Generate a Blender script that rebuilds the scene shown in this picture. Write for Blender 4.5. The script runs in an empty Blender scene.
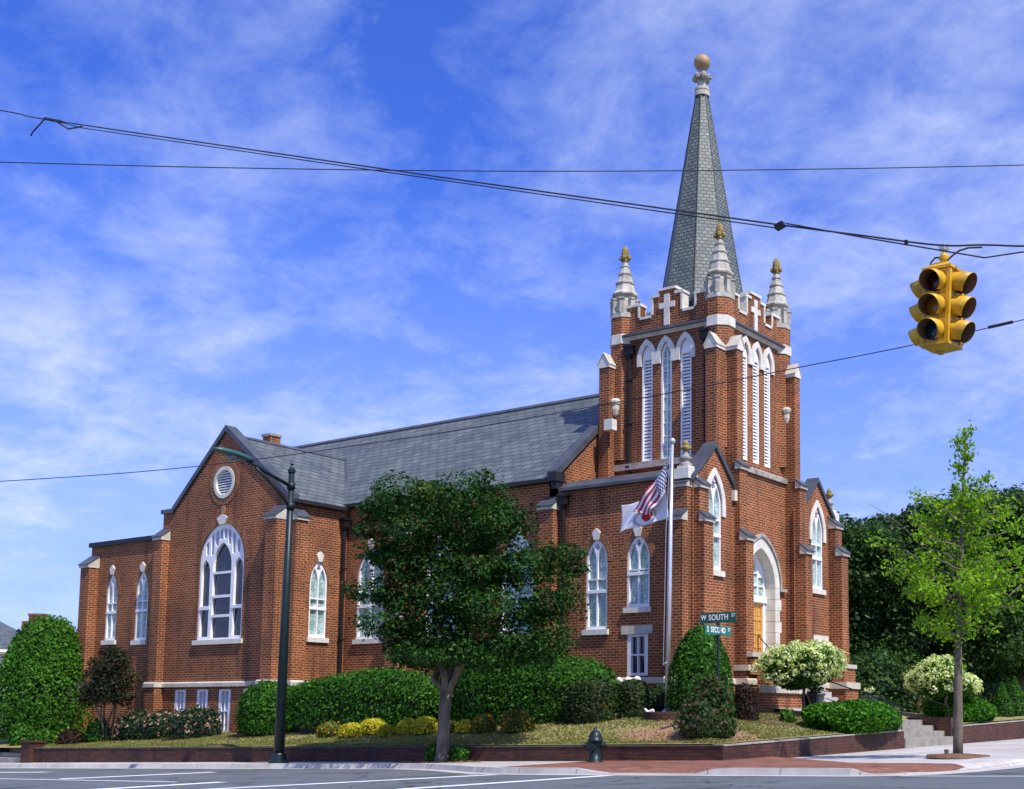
import bpy, bmesh, math, random
import numpy as np
from mathutils import Vector, Matrix
from mathutils.geometry import tessellate_polygon

# ------------------------------------------------------------------ camera, light, exposure
K = 1.2                       # everything is built in units of 1.2 m and scaled once at the end
SC = bpy.context.scene
R = math.radians
F, PX, PY = 1233.6, 680.5, 579.4
YAW, PIT, ROL = R(33.397), R(6.175), R(0.19)
EYE = 1.2


def _basis():
    w = Vector((0, math.cos(PIT), math.sin(PIT))); r = Vector((1, 0, 0)); u = r.cross(w)
    r2 = r*math.cos(ROL) + u*math.sin(ROL); u2 = -r*math.sin(ROL) + u*math.cos(ROL)
    rot = Matrix.Rotation(YAW, 3, 'Z')
    return rot @ r2, rot @ u2, rot @ w


cr, cu, cw = _basis()
cam_d = bpy.data.cameras.new("camera")
cam = bpy.data.objects.new("camera", cam_d)
SC.collection.objects.link(cam)
cam.matrix_world = Matrix(((cr.x, cu.x, -cw.x, 0), (cr.y, cu.y, -cw.y, 0), (cr.z, cu.z, -cw.z, EYE*K), (0, 0, 0, 1)))
cam_d.sensor_width = 36; cam_d.lens = F/1024*36
cam_d.shift_x = (512-PX)/1024; cam_d.shift_y = (PY-394.5)/1024
cam_d.clip_start = 0.1; cam_d.clip_end = 3000
SC.camera = cam
SUN_EL, SUN_AZ = R(55), R(-16)         # azimuth measured from +X, negative = towards -Y
sdir = Vector((math.cos(SUN_EL)*math.cos(SUN_AZ), math.cos(SUN_EL)*math.sin(SUN_AZ), math.sin(SUN_EL)))
sun_d = bpy.data.lights.new("sun", 'SUN'); sun_d.energy = 5.0; sun_d.angle = R(0.53); sun_d.color = (1, .94, .84)
sun = bpy.data.objects.new("sun", sun_d); SC.collection.objects.link(sun)
sun.rotation_euler = (-sdir).to_track_quat('-Z', 'Y').to_euler()
wd = bpy.data.worlds.new("World"); SC.world = wd; wd.use_nodes = True
wn = wd.node_tree; wn.nodes.clear()


def N(nt, typ, **kw):
    n = nt.nodes.new(typ)
    for k, v in kw.items():
        if k.startswith('_'):
            setattr(n, k[1:], v)
        else:
            key = int(k[1:]) if k[0] == 'i' and k[1:].isdigit() else k.replace('__', ' ')
            n.inputs[key].default_value = v
    return n


def sky_world():
    L = wn.links.new
    sky = N(wn, 'ShaderNodeTexSky', _sky_type='NISHITA', _sun_disc=False, _sun_elevation=SUN_EL,
            _sun_rotation=math.atan2(sdir.x, sdir.y), _altitude=100, _air_density=1.0, _dust_density=0.6, _ozone_density=3.0)
    tc = N(wn, 'ShaderNodeTexCoord')
    sep = N(wn, 'ShaderNodeSeparateXYZ'); L(tc.outputs['Generated'], sep.inputs[0])
    # clouds lie on a flat layer overhead: project the direction onto it
    za = N(wn, 'ShaderNodeMath', _operation='ADD', i1=.24); L(sep.outputs[2], za.inputs[0])
    zm = N(wn, 'ShaderNodeMath', _operation='MAXIMUM', i1=.05); L(za.outputs[0], zm.inputs[0])
    dx = N(wn, 'ShaderNodeMath', _operation='DIVIDE'); L(sep.outputs[0], dx.inputs[0]); L(zm.outputs[0], dx.inputs[1])
    dy = N(wn, 'ShaderNodeMath', _operation='DIVIDE'); L(sep.outputs[1], dy.inputs[0]); L(zm.outputs[0], dy.inputs[1])
    cb = N(wn, 'ShaderNodeCombineXYZ'); L(dx.outputs[0], cb.inputs[0]); L(dy.outputs[0], cb.inputs[1])
    mp = N(wn, 'ShaderNodeMapping'); mp.inputs['Rotation'].default_value = (0, 0, R(40)); mp.inputs['Scale'].default_value = (1, 1.12, 1)
    mp.inputs['Location'].default_value = (0.3, 4.2, 0)
    L(cb.outputs[0], mp.inputs[0])
    n1 = N(wn, 'ShaderNodeTexNoise', Scale=1.05, Detail=10.0, Roughness=.56, Distortion=.15); L(mp.outputs[0], n1.inputs['Vector'])
    n2 = N(wn, 'ShaderNodeTexNoise', Scale=6.5, Detail=9.0, Roughness=.68, Distortion=.25); L(mp.outputs[0], n2.inputs['Vector'])
    m1 = N(wn, 'ShaderNodeMath', _operation='MULTIPLY_ADD', i1=.42); L(n2.outputs['Fac'], m1.inputs[0]); L(n1.outputs['Fac'], m1.inputs[2])
    rp = N(wn, 'ShaderNodeMapRange'); rp.inputs[1].default_value = .59; rp.inputs[2].default_value = .89
    rp.inputs[3].default_value = 0; rp.inputs[4].default_value = .8
    bz = N(wn, 'ShaderNodeMapRange'); bz.inputs[1].default_value = 0; bz.inputs[2].default_value = .6; bz.inputs[3].default_value = .09; bz.inputs[4].default_value = -.03; L(sep.outputs[2], bz.inputs[0])
    m2 = N(wn, 'ShaderNodeMath', _operation='ADD'); L(m1.outputs[0], m2.inputs[0]); L(bz.outputs[0], m2.inputs[1])
    L(m2.outputs[0], rp.inputs[0])
    # haze whitens the lowest sky
    hz = N(wn, 'ShaderNodeMapRange'); hz.inputs[1].default_value = 0; hz.inputs[2].default_value = .40; hz.inputs[3].default_value = .72; hz.inputs[4].default_value = 0
    L(sep.outputs[2], hz.inputs[0])
    mx0 = N(wn, 'ShaderNodeMath', _operation='MAXIMUM'); L(rp.outputs[0], mx0.inputs[0]); L(hz.outputs[0], mx0.inputs[1])
    tint = N(wn, 'ShaderNodeMix', _data_type='RGBA', _blend_type='MULTIPLY'); tint.inputs[0].default_value = 1
    L(sky.outputs[0], tint.inputs[6]); tint.inputs[7].default_value = (.54, .88, 2.15, 1)
    # thin layers and the low haze are grey-lavender, thick cloud is white
    cc = N(wn, 'ShaderNodeMix', _data_type='RGBA'); L(rp.outputs[0], cc.inputs[0]); cc.inputs[6].default_value = (4.4, 5.7, 9.8, 1); cc.inputs[7].default_value = (7.9, 8.6, 10.9, 1)
    mix = N(wn, 'ShaderNodeMix', _data_type='RGBA'); L(mx0.outputs[0], mix.inputs[0]); L(tint.outputs[2], mix.inputs[6]); L(cc.outputs[2], mix.inputs[7])
    bg = N(wn, 'ShaderNodeBackground', Strength=.10); L(mix.outputs[2], bg.inputs['Color'])
    out = N(wn, 'ShaderNodeOutputWorld'); L(bg.outputs[0], out.inputs[0])


sky_world()
SC.view_settings.view_transform = 'Standard'
SC.view_settings.look = 'None'
SC.view_settings.exposure = 0.12
SC.view_settings.gamma = 1
SC.render.engine = 'CYCLES'
SC.cycles.use_denoising = True
SC.cycles.max_bounces = 6

rng = np.random.default_rng(7)
random.seed(7)

# ------------------------------------------------------------------ materials


def new_mat(name):
    m = bpy.data.materials.new(name); m.use_nodes = True
    nt = m.node_tree; b = nt.nodes['Principled BSDF']
    return m, nt, b, nt.links.new


def pos(nt):
    return N(nt, 'ShaderNodeNewGeometry').outputs['Position']


def ramp(nt, fac, stops):
    r = N(nt, 'ShaderNodeValToRGB'); e = r.color_ramp.elements
    while len(e) < len(stops): e.new(.5)
    for i, (p, c) in enumerate(stops):
        e[i].position = p; e[i].color = (*c, 1) if len(c) == 3 else c
    nt.links.new(fac, r.inputs[0]); return r.outputs[0]


def mixc(nt, fac, a, b, mode='MIX'):
    m = N(nt, 'ShaderNodeMix', _data_type='RGBA', _blend_type=mode)
    for i, v in ((0, fac), (6, a), (7, b)):
        if hasattr(v, 'is_linked'): nt.links.new(v, m.inputs[i])
        elif i == 0: m.inputs[0].default_value = v
        else: m.inputs[i].default_value = (*v, 1)
    return m.outputs[2]


def bump(nt, h, b, strength=.3, dist=.01):
    n = N(nt, 'ShaderNodeBump', Strength=strength, Distance=dist)
    nt.links.new(h, n.inputs['Height']); nt.links.new(n.outputs[0], b.inputs['Normal'])


def brick_mat(name, c1, c2, mort, bw=.255, rh=.082, ms=.011, uv=False, rough=.85, horiz=False, stain=.35):
    m, nt, b, L = new_mat(name)
    if uv:
        v = N(nt, 'ShaderNodeTexCoord').outputs['UV']
    else:
        s = N(nt, 'ShaderNodeSeparateXYZ'); L(pos(nt), s.inputs[0])
        c = N(nt, 'ShaderNodeCombineXYZ')
        if horiz:
            L(s.outputs[0], c.inputs[0]); L(s.outputs[1], c.inputs[1])
        else:
            a = N(nt, 'ShaderNodeMath', _operation='ADD'); L(s.outputs[0], a.inputs[0]); L(s.outputs[1], a.inputs[1])
            L(a.outputs[0], c.inputs[0]); L(s.outputs[2], c.inputs[1])
        v = c.outputs[0]
    t = N(nt, 'ShaderNodeTexBrick', Scale=1.0, Mortar__Size=ms, Mortar__Smooth=.2, Bias=-.1, Brick__Width=bw, Row__Height=rh)
    t.inputs['Color1'].default_value = (*c1, 1); t.inputs['Color2'].default_value = (*c2, 1); t.inputs['Mortar'].default_value = (*mort, 1)
    L(v, t.inputs['Vector'])
    n = N(nt, 'ShaderNodeTexNoise', Scale=.55, Detail=5.0, Roughness=.6); L(pos(nt), n.inputs['Vector'])
    n2 = N(nt, 'ShaderNodeTexNoise', Scale=14.0, Detail=2.0); L(pos(nt), n2.inputs['Vector'])
    f = ramp(nt, n.outputs['Fac'], [(.3, (1-stain,)*3), (.7, (1.12, 1.1, 1.08))])
    sm = N(nt, 'ShaderNodeMapping'); sm.inputs['Scale'].default_value = (1.6, 1.6, .12); L(pos(nt), sm.inputs[0])
    n3 = N(nt, 'ShaderNodeTexNoise', Scale=1.3, Detail=5.0, Roughness=.65); L(sm.outputs[0], n3.inputs['Vector'])
    f = mixc(nt, 1.0, f, ramp(nt, n3.outputs['Fac'], [(.34, (.56, .54, .54)), (.48, (1, 1, 1)), (.7, (1.06, 1.06, 1.05))]), 'MULTIPLY')
    f2 = ramp(nt, n2.outputs['Fac'], [(.3, (.7, .7, .7)), (.7, (1.2, 1.2, 1.2))])
    col = mixc(nt, 1.0, mixc(nt, 1.0, t.outputs['Color'], f, 'MULTIPLY'), f2, 'MULTIPLY')
    L(col, b.inputs['Base Color']); b.inputs['Roughness'].default_value = rough
    inv = N(nt, 'ShaderNodeMath', _operation='SUBTRACT', i0=1.0); L(t.outputs['Fac'], inv.inputs[1])
    bump(nt, inv.outputs[0], b, .45, .012)
    return m


def noise_mat(name, c1, c2, scale=4, rough=.8, metal=0, bumps=0, spec=.5, detail=6, stretch=(1, 1, 1)):
    m, nt, b, L = new_mat(name)
    mp = N(nt, 'ShaderNodeMapping'); mp.inputs['Scale'].default_value = stretch; L(pos(nt), mp.inputs[0])
    n = N(nt, 'ShaderNodeTexNoise', Scale=scale, Detail=detail, Roughness=.6); L(mp.outputs[0], n.inputs['Vector'])
    L(ramp(nt, n.outputs['Fac'], [(.32, c1), (.68, c2)]), b.inputs['Base Color'])
    b.inputs['Roughness'].default_value = rough; b.inputs['Metallic'].default_value = metal
    b.inputs['Specular IOR Level'].default_value = spec
    if bumps: bump(nt, n.outputs['Fac'], b, bumps, .02)
    return m


def slate_mat(name, c1, c2, gap, w=.3, h=.2):
    m, nt, b, L = new_mat(name)
    uv = N(nt, 'ShaderNodeTexCoord').outputs['UV']
    t = N(nt, 'ShaderNodeTexBrick', Scale=1.0, Mortar__Size=.02, Mortar__Smooth=.1, Bias=0.0, Brick__Width=w, Row__Height=h)
    t.inputs['Color1'].default_value = (*c1, 1); t.inputs['Color2'].default_value = (*c2, 1); t.inputs['Mortar'].default_value = (*gap, 1)
    L(uv, t.inputs['Vector'])
    n = N(nt, 'ShaderNodeTexNoise', Scale=.8, Detail=6.0, Roughness=.65); L(pos(nt), n.inputs['Vector'])
    col = mixc(nt, 1.0, t.outputs['Color'], ramp(nt, n.outputs['Fac'], [(.3, (.68, .72, .74)), (.7, (1.25, 1.2, 1.15))]), 'MULTIPLY')
    L(col, b.inputs['Base Color']); b.inputs['Roughness'].default_value = .55
    s = N(nt, 'ShaderNodeSeparateXYZ'); L(uv, s.inputs[0])
    md = N(nt, 'ShaderNodeMath', _operation='MODULO', i1=h); L(s.outputs[1], md.inputs[0])
    sc = N(nt, 'ShaderNodeMath', _operation='MULTIPLY', i1=-.1/h); L(md.outputs[0], sc.inputs[0])
    inv = N(nt, 'ShaderNodeMath', _operation='SUBTRACT'); L(sc.outputs[0], inv.inputs[0]); L(t.outputs['Fac'], inv.inputs[1])
    bump(nt, inv.outputs[0], b, .6, .02)
    return m


def glass_mat(name, ca, cb, lead, scale=7, rough=.12):
    m, nt, b, L = new_mat(name)
    s = N(nt, 'ShaderNodeSeparateXYZ'); L(pos(nt), s.inputs[0])
    a = N(nt, 'ShaderNodeMath', _operation='ADD'); L(s.outputs[0], a.inputs[0]); L(s.outputs[1], a.inputs[1])
    c = N(nt, 'ShaderNodeCombineXYZ'); L(a.outputs[0], c.inputs[0]); L(s.outputs[2], c.inputs[1])
    v = N(nt, 'ShaderNodeTexVoronoi', _voronoi_dimensions='2D', _feature='DISTANCE_TO_EDGE', Scale=scale); L(c.outputs[0], v.inputs['Vector'])
    v2 = N(nt, 'ShaderNodeTexVoronoi', _voronoi_dimensions='2D', Scale=scale); L(c.outputs[0], v2.inputs['Vector'])
    sp = N(nt, 'ShaderNodeSeparateColor'); L(v2.outputs['Color'], sp.inputs[0])
    base = ramp(nt, sp.outputs[0], [(.1, ca), (.9, cb)])
    ed = N(nt, 'ShaderNodeMapRange'); ed.inputs[1].default_value = .02; ed.inputs[2].default_value = .06; L(v.outputs['Distance'], ed.inputs[0])
    L(mixc(nt, ed.outputs[0], lead, base), b.inputs['Base Color'])
    b.inputs['Roughness'].default_value = rough; b.inputs['Specular IOR Level'].default_value = .6
    n = N(nt, 'ShaderNodeTexNoise', Scale=9.0); L(pos(nt), n.inputs['Vector'])
    bump(nt, n.outputs['Fac'], b, .12, .02)
    return m


def leaf_mat(name, c1, c2, c3=None, trans=.3, rough=.5):
    m, nt, b, L = new_mat(name)
    g = N(nt, 'ShaderNodeNewGeometry')
    st = [(.0, c1), (.8, c2)] + ([(.95, c3)] if c3 else [])
    col = ramp(nt, g.outputs['Random Per Island'], st)
    n = N(nt, 'ShaderNodeTexNoise', Scale=1.1, Detail=3.0); L(g.outputs['Position'], n.inputs['Vector'])
    col = mixc(nt, 1.0, col, ramp(nt, n.outputs['Fac'], [(.3, (.72, .75, .7)), (.7, (1.2, 1.2, 1.15))]), 'MULTIPLY')
    L(col, b.inputs['Base Color']); b.inputs['Roughness'].default_value = rough+.1; b.inputs['Specular IOR Level'].default_value = .22
    t = N(nt, 'ShaderNodeBsdfTranslucent'); L(mixc(nt, 1.0, col, (1.1, 1.25, .6), 'MULTIPLY'), t.inputs[0])
    ms = N(nt, 'ShaderNodeMixShader'); ms.inputs[0].default_value = trans
    L(b.outputs[0], ms.inputs[1]); L(t.outputs[0], ms.inputs[2])
    L(ms.outputs[0], nt.nodes['Material Output'].inputs[0])
    return m


def flat(name, c, rough=.5, metal=0, spec=.5):
    return noise_mat(name, tuple(x*.9 for x in c), tuple(min(1, x*1.08) for x in c), 3.5, rough, metal, 0, spec)


M = {}
M['brick'] = brick_mat("red_brick", (.31, .066, .014), (.145, .026, .006), (.46, .27, .12), rh=.086, ms=.0135, stain=.42)
M['brick_uv'] = brick_mat("arch_brick", (.29, .062, .014), (.14, .026, .007), (.45, .27, .12), bw=.2, rh=.085, ms=.016, uv=True)
M['brick_old'] = brick_mat("old_wall_brick", (.13, .036, .018), (.05, .017, .011), (.035, .025, .018), bw=.25, rh=.085, ms=.012, stain=.5)
M['paver'] = brick_mat("brick_paver", (.30, .115, .065), (.22, .08, .045), (.16, .10, .075), bw=.21, rh=.105, ms=.006, horiz=True)
M['stone'] = noise_mat("limestone", (.44, .40, .31), (.63, .59, .48), 2.2, .85, bumps=.15)
M['stone_p'] = noise_mat('pinnacle_stone', (.28, .265, .21), (.58, .55, .46), 3.6, .85, bumps=.2)
M['stone_w'] = noise_mat("painted_stone", (.58, .55, .45), (.77, .735, .64), 3, .75)
M['stone_old'] = noise_mat("weathered_stone", (.20, .19, .16), (.46, .43, .37), 4.5, .9, bumps=.3)
M['stone_moss'] = noise_mat("lichen_stone", (.20, .13, .025), (.36, .27, .09), 9, .9, bumps=.3)
M['stepstone'] = noise_mat('step_concrete', (.20, .185, .15), (.34, .32, .27), 2.5, .9, bumps=.2)
M['mossy'] = noise_mat('mossy_coping', (.05, .055, .035), (.13, .13, .10), 5, .95)
M['ball'] = noise_mat("tan_stone", (.33, .20, .075), (.46, .31, .14), 5, .6)
M['white'] = noise_mat("white_paint", (.80, .80, .78), (.88, .88, .86), 3, .45)
M['slate'] = slate_mat("roof_slate", (.135, .155, .152), (.085, .103, .105), (.03, .035, .037), .45, .30)
M['slate_sp'] = slate_mat("spire_slate", (.20, .235, .20), (.12, .15, .13), (.05, .06, .055), .21, .13)
M['flash'] = noise_mat("dark_metal", (.06, .066, .078), (.11, .118, .132), 2, .5, .3)
M['black'] = noise_mat("black_iron", (.007, .007, .008), (.014, .014, .015), 4, .5, spec=.3)
M['gutter'] = noise_mat("gutter_black", (.014, .015, .018), (.026, .027, .031), 4, .55, spec=.3)
M['green_metal'] = noise_mat("dark_green_paint", (.006, .017, .018), (.011, .026, .027), 4, .42, spec=.35)
M['glass'] = glass_mat("sky_pale_stained_glass", (.46, .62, .57), (.24, .39, .34), (.09, .11, .11), 6.5)  # stained glass tones, lightened to put the sky's reflection into the colour
M['glass_d'] = glass_mat("dark_stained_glass", (.020, .034, .06), (.006, .009, .016), (.035, .04, .045), 5, .05)
M['curtain'] = noise_mat("dark_pane", (.012, .008, .018), (.03, .018, .035), 3, .08, spec=.7)
M['greypane'] = noise_mat("grey_pane", (.14, .16, .17), (.24, .26, .27), 5, .12)
M['lav'] = noise_mat("lavender_panel", (.30, .30, .36), (.40, .40, .46), 3, .6)  # grey-lavender paint of the tracery panels
M['door'] = noise_mat("varnished_oak", (.58, .28, .05), (.72, .38, .08), 6, .4, stretch=(6, 6, .6))
M['conc'] = noise_mat("concrete", (.36, .345, .32), (.50, .48, .45), 1.6, .9, bumps=.1)
M['bark'] = noise_mat("grey_bark", (.075, .06, .04), (.19, .16, .115), 7, .95, bumps=.6, stretch=(1, 1, .3))
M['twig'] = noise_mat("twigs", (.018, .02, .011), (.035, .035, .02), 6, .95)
M['alu'] = flat("silver_pole", (.62, .64, .66), .3, .5)
M['yellow'] = noise_mat("signal_yellow", (.48, .25, .008), (.80, .46, .014), 6, .48)
M['visor_in'] = flat("visor_inside", (.13, .062, .02), .7)
M['lens_r'] = flat("red_lens", (.05, .006, .006), .15)
M['lens_a'] = flat("amber_lens", (.32, .13, .01), .15)
M['lens_g'] = flat("green_lens", (.008, .03, .04), .15)
M['signgreen'] = flat("sign_green", (.004, .085, .042), .35)
M['signteal'] = flat("sign_teal", (.01, .16, .115), .35)
def road_paint():
    m, nt, b, L = new_mat("road_paint")
    n = N(nt, 'ShaderNodeTexNoise', Scale=7.0, Detail=8.0, Roughness=.75); L(pos(nt), n.inputs['Vector'])
    L(ramp(nt, n.outputs['Fac'], [(.30, (.22, .23, .24)), (.42, (.66, .67, .68)), (.7, (.84, .84, .85))]), b.inputs['Base Color']); b.inputs['Roughness'].default_value = .8
    return m


M['paint'] = road_paint()
M['urn'] = flat("slate_blue_urn", (.06, .075, .085), .5)
M['rope'] = flat("cable_black", (.02, .02, .024), .6)
M['housewall'] = flat("pale_siding", (.55, .56, .56), .7)
M['red'] = flat("red_letter", (.55, .03, .04), .6)
M['lf_tree'] = leaf_mat("maple_leaf", (.007, .034, .003), (.021, .083, .006), (.055, .14, .012), .25)
M['lf_bg'] = leaf_mat("oak_leaf", (.016, .052, .010), (.042, .105, .018), (.09, .17, .035), .32)
M['lf_gink'] = leaf_mat("ginkgo_leaf", (.15, .30, .012), (.27, .47, .02), (.36, .52, .04), .45)
M['lf_hedge'] = leaf_mat("hedge_leaf", (.012, .060, .003), (.036, .145, .005), (.10, .25, .015), .2)
M['lf_yew'] = leaf_mat("bright_shrub_leaf", (.018, .085, .003), (.050, .17, .005), (.10, .25, .012), .25)
M['lf_ball'] = leaf_mat("barberry_leaf", (.011, .030, .007), (.028, .060, .012), (.085, .08, .015), .2)
M['lf_dark'] = leaf_mat("dark_shrub_leaf", (.010, .030, .012), (.022, .055, .016), (.05, .09, .03), .2)
M['lf_gold'] = leaf_mat("golden_leaf", (.30, .28, .014), (.60, .52, .025), (.70, .60, .07), .25)
M['lf_gold2'] = leaf_mat("olive_leaf", (.06, .10, .012), (.16, .18, .02), (.24, .22, .03), .25)
M['lf_rose'] = leaf_mat('rose_leaf', (.014, .042, .009), (.036, .085, .016), (.13, .06, .03), .25)
M['lf_red'] = leaf_mat("maroon_leaf", (.030, .012, .010), (.060, .024, .016), (.03, .05, .015), .25)
M['lf_myrtle'] = leaf_mat("myrtle_leaf", (.012, .028, .008), (.028, .040, .012), (.11, .022, .016), .25)
M['lf_jun'] = leaf_mat("juniper_needle", (.020, .09, .005), (.06, .21, .008), (.10, .30, .015), .2)
M['fl_hyd'] = leaf_mat("hydrangea_bloom", (.52, .62, .16), (.78, .82, .42), (.88, .88, .66), .3)
M['fl_pink'] = leaf_mat("pink_bloom", (.46, .20, .16), (.64, .36, .28), (.74, .52, .40), .2)
M['fl_or'] = leaf_mat("orange_bloom", (.55, .20, .02), (.68, .33, .03), (.60, .42, .05), .2)
M['grass'] = leaf_mat("grass_blade", (.19, .18, .055), (.20, .23, .05), (.36, .31, .13), .3)
M['litter'] = leaf_mat("fallen_leaf", (.10, .05, .025), (.20, .11, .05), (.28, .18, .08), .1)


def asphalt():
    m, nt, b, L = new_mat("asphalt")
    n = N(nt, 'ShaderNodeTexNoise', Scale=.45, Detail=8.0, Roughness=.7); L(pos(nt), n.inputs['Vector'])
    n2 = N(nt, 'ShaderNodeTexNoise', Scale=60.0, Detail=2.0); L(pos(nt), n2.inputs['Vector'])
    c = ramp(nt, n.outputs['Fac'], [(.3, (.085, .10, .105)), (.7, (.125, .142, .147))])
    c = mixc(nt, 1.0, c, ramp(nt, n2.outputs['Fac'], [(.3, (.7, .7, .7)), (.7, (1.25, 1.25, 1.25))]), 'MULTIPLY')
    v = N(nt, 'ShaderNodeTexVoronoi', _feature='DISTANCE_TO_EDGE', Scale=.22); 
    nd = N(nt, 'ShaderNodeTexNoise', Scale=1.2, Detail=5.0); L(pos(nt), nd.inputs['Vector'])
    ad = N(nt, 'ShaderNodeVectorMath', _operation='ADD'); L(pos(nt), ad.inputs[0]); L(nd.outputs['Color'], ad.inputs[1]); L(ad.outputs[0], v.inputs['Vector'])
    cr_ = N(nt, 'ShaderNodeMapRange'); cr_.inputs[1].default_value = .002; cr_.inputs[2].default_value = .010; L(v.outputs['Distance'], cr_.inputs[0])
    c = mixc(nt, cr_.outputs[0], (.03, .033, .036), c)
    n4 = N(nt, 'ShaderNodeTexNoise', Scale=.9, Detail=3.0, Roughness=.5, Distortion=.6); L(pos(nt), n4.inputs['Vector'])
    c = mixc(nt, 1.0, c, ramp(nt, n4.outputs['Fac'], [(.33, (.62, .62, .62)), (.42, (1, 1, 1)), (.62, (1, 1, 1)), (.72, (1.15, 1.14, 1.1))]), 'MULTIPLY')
    L(c, b.inputs['Base Color']); b.inputs['Roughness'].default_value = .85
    bump(nt, n2.outputs['Fac'], b, .25, .01)
    return m


def lawn_mat():
    m, nt, b, L = new_mat("dry_lawn")
    n = N(nt, 'ShaderNodeTexNoise', Scale=.8, Detail=7.0, Roughness=.7); L(pos(nt), n.inputs['Vector'])
    n2 = N(nt, 'ShaderNodeTexNoise', Scale=18.0, Detail=3.0); L(pos(nt), n2.inputs['Vector'])
    c = ramp(nt, n.outputs['Fac'], [(.3, (.15, .17, .04)), (.48, (.25, .23, .08)), (.64, (.31, .24, .12)), (.8, (.24, .15, .08))])
    ds = N(nt, 'ShaderNodeVectorMath', _operation='DISTANCE'); L(pos(nt), ds.inputs[0]); ds.inputs[1].default_value = (-14.1*K, 21.9*K, .75*K)
    ad = N(nt, 'ShaderNodeMath', _operation='MULTIPLY_ADD', i1=2.2); L(n.outputs['Fac'], ad.inputs[0]); L(ds.outputs['Value'], ad.inputs[2])
    mr = N(nt, 'ShaderNodeMapRange'); mr.inputs[1].default_value = 2.6; mr.inputs[2].default_value = 3.5; mr.inputs[3].default_value = 1; mr.inputs[4].default_value = 0; L(ad.outputs[0], mr.inputs[0])
    c = mixc(nt, mr.outputs[0], c, (.30, .17, .10))
    c = mixc(nt, 1.0, c, ramp(nt, n2.outputs['Fac'], [(.3, (.65, .65, .6)), (.7, (1.25, 1.2, 1.1))]), 'MULTIPLY')
    L(c, b.inputs['Base Color']); b.inputs['Roughness'].default_value = .95
    bump(nt, n2.outputs['Fac'], b, .6, .03)
    return m


def slab_mat():
    m, nt, b, L = new_mat("sidewalk_concrete")
    s = N(nt, 'ShaderNodeSeparateXYZ'); L(pos(nt), s.inputs[0]); c = N(nt, 'ShaderNodeCombineXYZ')
    L(s.outputs[0], c.inputs[0]); L(s.outputs[1], c.inputs[1])
    t = N(nt, 'ShaderNodeTexBrick', Scale=1.0, Mortar__Size=.012, Brick__Width=1.6, Row__Height=1.6, _offset=0.0)
    t.inputs['Color1'].default_value = (.45, .43, .40, 1); t.inputs['Color2'].default_value = (.52, .50, .47, 1); t.inputs['Mortar'].default_value = (.2, .19, .17, 1)
    L(c.outputs[0], t.inputs['Vector'])
    n = N(nt, 'ShaderNodeTexNoise', Scale=1.2, Detail=7.0, Roughness=.7); L(pos(nt), n.inputs['Vector'])
    col = mixc(nt, 1.0, t.outputs['Color'], ramp(nt, n.outputs['Fac'], [(.3, (.7, .69, .66)), (.7, (1.15, 1.14, 1.12))]), 'MULTIPLY')
    L(col, b.inputs['Base Color']); b.inputs['Roughness'].default_value = .9
    return m


M['asphalt'] = asphalt(); M['lawn'] = lawn_mat(); M['slab'] = slab_mat()
M['mulch'] = noise_mat("mulch", (.09, .045, .025), (.20, .11, .06), 9, .95, bumps=.5)

# ------------------------------------------------------------------ mesh helpers


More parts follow.
